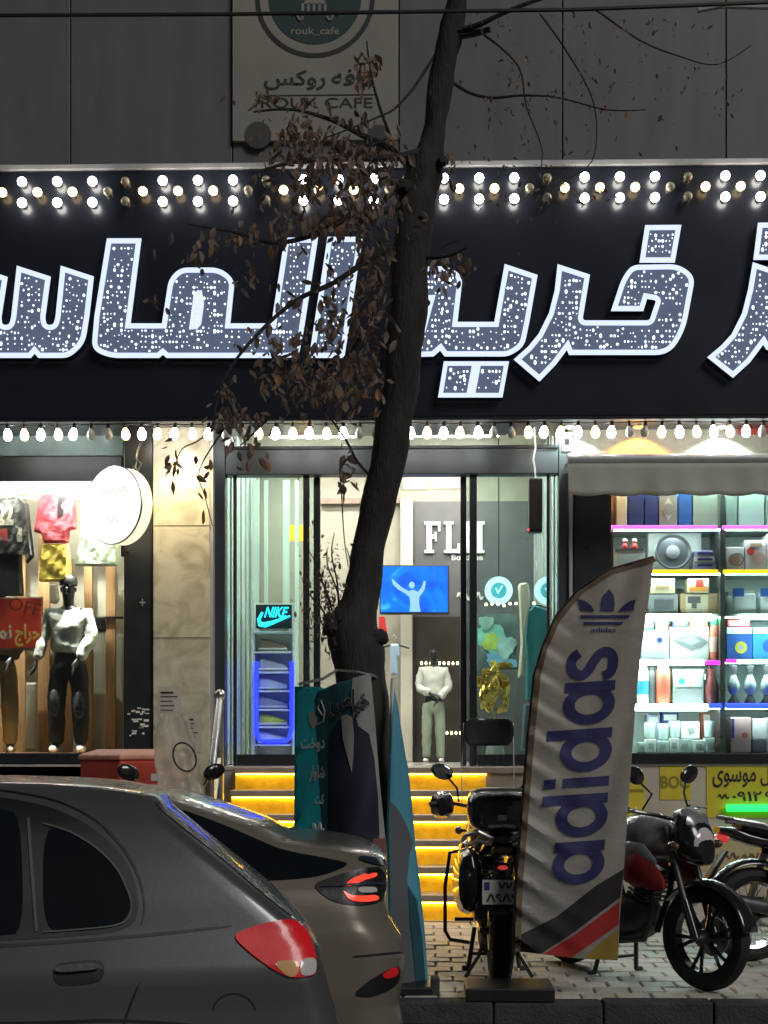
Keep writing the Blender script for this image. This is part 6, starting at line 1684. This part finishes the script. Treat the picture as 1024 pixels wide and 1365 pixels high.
    B(MB().grid(lambda a, b: Vector((-.62 - (.345) * math.cos(R(20 + 110 * a)), (b - .5) * .15, .305 + (.36 - .03 * (b * 2 - 1) ** 2) * math.sin(R(20 + 110 * a)))), 16, 6), 'rear_fender', M_mblack, solid=.006)
    B(MB().add([(-.80, -.05, .72), (-.80, .05, .72), (-.95, .06, .50), (-.95, -.06, .50)], [(0, 1, 2, 3)]), 'plate_bracket', M_black, solid=.006)
    # engine, frame, exhaust
    mb = loft(MB(), [(-.12, .36, .10, .10), (-.05, .36, .13, .14), (.1, .37, .13, .15), (.2, .38, .10, .12), (.26, .40, .06, .06)])
    B(mb, 'engine', M_engine)
    mb = MB()
    for k in range(7): mb.obox((.17 + k * .012, 0, .50 + k * .026), (.16, .17, .012), Matrix.Rotation(.3, 3, 'Y'))
    mb.obox((.21, 0, .58), (.11, .12, .20), Matrix.Rotation(.3, 3, 'Y'))
    B(mb, 'cylinder', M_engine, None, False)
    mb = MB()
    for sg in (-1, 1):
        mb.tube([(.44, 0, .88), (.34, sg * .07, .78), (.0, sg * .1, .72), (-.3, sg * .11, .70), (-.72, sg * .08, .82)], .018, 8)
        mb.tube([(-.1, sg * .1, .42), (-.35, sg * .11, .34), (-.62, sg * .1, .305)], .022, 8)
        mb.tube([(-.3, sg * .11, .70), (-.16, sg * .1, .42)], .018, 8)
    mb.tube([(.43, 0, .82), (.40, 0, .55), (.28, 0, .30)], .02, 8)
    B(mb, 'frame', M_mblack)
    for sg in (-1, 1): B(MB().tube([(-.58, sg * .125, .36), (-.46, sg * .125, .70)], [.026, .03], 10), 'shock_absorber', M_msil)
    B(MB().tube([(.25, -.05, .55), (.34, -.07, .45), (.28, -.1, .26), (0, -.13, .22), (-.25, -.15, .28), (-.4, -.16, .33), (-.85, -.17, .42)], [.02, .02, .02, .022, .03, .05, .045], 12), 'exhaust', M_engine)
    mb = MB()
    for sg in (-1, 1):
        mb.tube([(-.08, sg * .12, .26), (-.13, sg * .16, .012)], .014, 8); mb.tube([(-.13, sg * .16, .01), (-.13, sg * .20, .01)], .018, 8)
    mb.tube([(-.115, -.15, .1), (-.115, .15, .1)], .011, 8)
    B(mb, 'centre_stand', M_black)
    mb = MB()
    for sg in (-1, 1): mb.tube([(.02, sg * .12, .30), (.02, sg * .24, .30)], .012, 8)
    B(mb, 'footrest', M_black)
    return t, B, ST

# black and red roadster, front towards the street
p = G(936, 1321, PAVE); hd2 = R(-60)
loc = Vector((p.x, p.y, PAVE)) - Matrix.Rotation(hd2, 3, 'Z') @ Vector((.68, 0, 0))
b2, B2, ST2 = motorcycle('roadster_motorcycle', 'black and red roadster motorcycle on its centre stand right of the flag', loc, hd2, R(10), 'sport', M_gun, M_mred, mir=.24)
B2(MB().obox((.10, .215, .70), (.05, .004, .09)), 'sticker', M_clear, None, False)

# touring motorcycle seen from behind
p = G(666, 1309, PAVE); hd1 = R(91)
loc = Vector((p.x, p.y, PAVE)) - Matrix.Rotation(hd1, 3, 'Z') @ Vector((-.62, 0, 0))
b1, B1, ST1 = motorcycle('touring_motorcycle', 'dark touring motorcycle with windscreen and number plate seen from behind', loc, hd1, R(0), 'plain', M_mblack, M_mblack, mir=.31)
tc_ = B1(loft(MB(), [(-.40, 1.03, .15, .10), (-.45, 1.03, .19, .12), (-.7, 1.02, .20, .12), (-.80, 1.0, .17, .10), (-.83, .99, .13, .07)], 18, 3.5), 'top_case', M_mblack)
B1(MB().tube([(-.74, -.15, 1.13), (-.76, -.12, 1.145), (-.76, .12, 1.145), (-.74, .15, 1.13)], .012, 8), 'lid_edge', M_msil, tc_)
B1(MB().obox((-.835, 0, .985), (.01, .05, .03)), 'latch', M_msil, tc_, False)
for sg in (-1, 1):
    B1(loft(MB(), [(-.1, .60, .03, .08, sg * .17), (-.25, .60, .08, .18, sg * .18), (-.6, .60, .09, .20, sg * .19), (-.76, .60, .07, .17, sg * .18), (-.80, .60, .03, .10, sg * .17)], 12), 'side_case', M_mblack)
    B1(MB().tube([(-.80, sg * .05, .86), (-.80, sg * .13, .90), (-.74, sg * .20, .88), (-.6, sg * .22, .84)], .014, 8), 'rear_rail', M_msil)
    B1(MB().tube([(-.84, sg * .06, .83), (-.82, sg * .14, .85), (-.76, sg * .19, .82)], .010, 8), 'rear_rail', M_msil)
    B1(MB().tube([(.0, sg * .12, .75), (.05, sg * .27, .72), (.08, sg * .30, .5), (.06, sg * .30, .22), (.02, sg * .27, .17), (-.05, sg * .15, .16)], .013, 8), 'crash_bar', M_mblack)
    B1(loft(MB(), [(.28, 1.0, .03, .06, sg * .31), (.36, 1.01, .08, .09, sg * .31), (.42, 1.02, .07, .08, sg * .30), (.46, 1.02, .03, .04, sg * .28)], 12), 'hand_guard', M_mblack)
    B1(MB().tube([(-.62, sg * .09, .26), (-.58, sg * .12, .15), (-.56, sg * .20, .02)], .011, 8), 'paddock_leg', M_mblack)
B1(MB().ball((-.885, 0, .70), (.012, .032, .014), 10, 6), 'reflector', M_ltred)
M_plate = mat('plate_white', (.62, .62, .58), .5, var=.05)
pl = B1(MB().obox((-.95, 0, .565), (.006, .24, .14)), 'number_plate', M_plate, None, False)
def plate_text(s, y0, y1, z0, z1):
    bm = text_bm(s, .03); xs = [v.co.x for v in bm.verts]; ys = [v.co.y for v in bm.verts]
    for v in bm.verts: v.co = (y0 + (v.co.x - min(xs)) / (max(xs) - min(xs)) * (y1 - y0), z0 + (v.co.y - min(ys)) / (max(ys) - min(ys)) * (z1 - z0), 0)
    fine_bm(bm, lambda a, b: (-.956, -a, b), 1e9).build('lettering', M_ink, pl, local=True)
plate_text('۷۷Λ', -.03, .10, .575, .625); plate_text('Λ۹Λ۹۱', -.10, .10, .508, .56)
B1(MB().obox((-.955, .095, .60), (.002, .03, .045)), 'plate_badge', K['navy'], pl, False)
ws = B1(MB().grid(lambda a, b: Vector((.62 - .14 * b - .05 * (2 * a - 1) ** 2, (a - .5) * (.36 - .05 * b), 1.02 + .55 * b)), 10, 8), 'windscreen', pane_mat('screen_plastic', (.90, .92, .9), 1.2, .05, .03))
B1(MB().grid(lambda a, b: Vector((.475 - .04 * b - .05 * (2 * a - 1) ** 2 * 1.0 - .006, (a - .5) * .33 * (1 - .25 * abs(2 * b - 1) ** 3), 1.40 + .18 * b)), 12, 8), 'screen_band', mat('smoke_band', (.03, .033, .036), .15, var=.1), ws, solid=.005)
for sg in (-1, 1): B1(MB().tube([(.58, sg * .17, 1.0), (.52, sg * .175, 1.2), (.45, sg * .165, 1.55)], .003, 6), 'screen_stay', M_white, ws)

# third motorcycle, tail towards the roadster
p = G(1001, 1281, PAVE); hd3 = R(14)
loc = Vector((p.x, p.y, PAVE)) - Matrix.Rotation(hd3, 3, 'Z') @ Vector((-.62, 0, 0))
b3, B3, ST3 = motorcycle('commuter_motorcycle', 'wire wheeled commuter motorcycle with silver seat trim before the yellow posters', loc, hd3, 0, 'classic', M_mblack, M_mblack, 'wire')
for sg in (-1, 1): B3(MB().tube([(-.1, sg * .15, .80), (-.4, sg * .155, .83), (-.65, sg * .135, .89), (-.76, sg * .07, .905)], .014, 8), 'seat_trim', M_msil)

def milky():
    m = mat('milky_plastic', (.62, .60, .54), .12, 0, var=.15, scale=5, bump=.6, bscale=10, coat=.6)
    nt = m.node_tree; o = nt.nodes['Material Output']; b = nt.nodes['Principled BSDF']
    tr = nt.nodes.new('ShaderNodeBsdfTranslucent'); tr.inputs[0].default_value = (.75, .73, .66, 1)
    tp = nt.nodes.new('ShaderNodeBsdfTransparent')
    m1 = nt.nodes.new('ShaderNodeMixShader'); m1.inputs[0].default_value = .5
    m2 = nt.nodes.new('ShaderNodeMixShader'); m2.inputs[0].default_value = .3
    nt.links.new(b.outputs[0], m1.inputs[1]); nt.links.new(tr.outputs[0], m1.inputs[2])
    nt.links.new(m1.outputs[0], m2.inputs[1]); nt.links.new(tp.outputs[0], m2.inputs[2]); nt.links.new(m2.outputs[0], o.inputs[0])
    return m
# delivery motorcycle beyond the cars
hd4 = R(-62)
pw = W(242, 1000, 9.7)
loc = Vector((pw.x, pw.y, PAVE)) - Matrix.Rotation(hd4, 3, 'Z') @ Vector((.55, 0, 0))
b4, B4, ST4 = motorcycle('delivery_motorcycle', 'delivery motorcycle with tall clear windscreen behind the parked sedan', loc, hd4, 0, 'plain', M_mblack, M_mred, mir=.29)
ws4 = B4(MB().grid(lambda a, b: Vector((.62 - .16 * b - .07 * (2 * a - 1) ** 2 + .022 * math.sin(a * 13 + b * 7) + .012 * math.sin(b * 23 - a * 9), (a - .5) * (.30 - .13 * b ** 4), 1.0 + .60 * b)), 24, 24), 'windscreen', milky(), None, True, solid=.004)
B4(MB().tube([Vector((.66 - .10 * (.5 + .5 * math.sin(q)), .075 * math.cos(q), 1.33 + .09 * math.sin(q))) for q in [2 * math.pi * k / 20 for k in range(20)]], .006, 6, closed=True), 'screen_loop', M_black, ws4)
bx = thing('delivery_box', 'red insulated delivery box with lid paled as if lit on the delivery motorcycle', 'box', loc + Matrix.Rotation(hd4, 3, 'Z') @ Vector((-.42, 0, .885)), hd4 + R(18))
M_boxred = mat('box_red', (.70, .09, .055), .55, var=.12, scale=5); M_boxlid_lit = mat('box_lid_lit', (.85, .36, .25), .5, var=.1)  # lid red paled to paint the shop light falling on it
MB().box(-.24, .24, -.29, .29, 0, .42).build('box_body', M_boxred, bx, False, .02, True)
lid = MB().add([(-.25, -.30, .42), (.25, -.30, .42), (.25, .30, .42), (-.25, .30, .42), (-.25, -.30, .45), (.25, -.30, .45), (.25, .30, .45), (-.25, .30, .45), (-.16, -.2, .49), (.16, -.2, .49), (.16, .2, .49), (-.16, .2, .49)],
               [(0, 1, 5, 4), (1, 2, 6, 5), (2, 3, 7, 6), (3, 0, 4, 7), (4, 5, 9, 8), (5, 6, 10, 9), (6, 7, 11, 10), (7, 4, 8, 11), (8, 9, 10, 11), (3, 2, 1, 0)]).build('box_lid_lit', M_boxlid_lit, bx, False, .012, True)
MB().obox((.245, 0, .3), (.01, .09, .05)).build('label_sticker', M_white, bx, local=True)
MB().box(-.2, .2, -.2, .2, -.05, -.001).build('rack', M_mblack, bx, local=True)
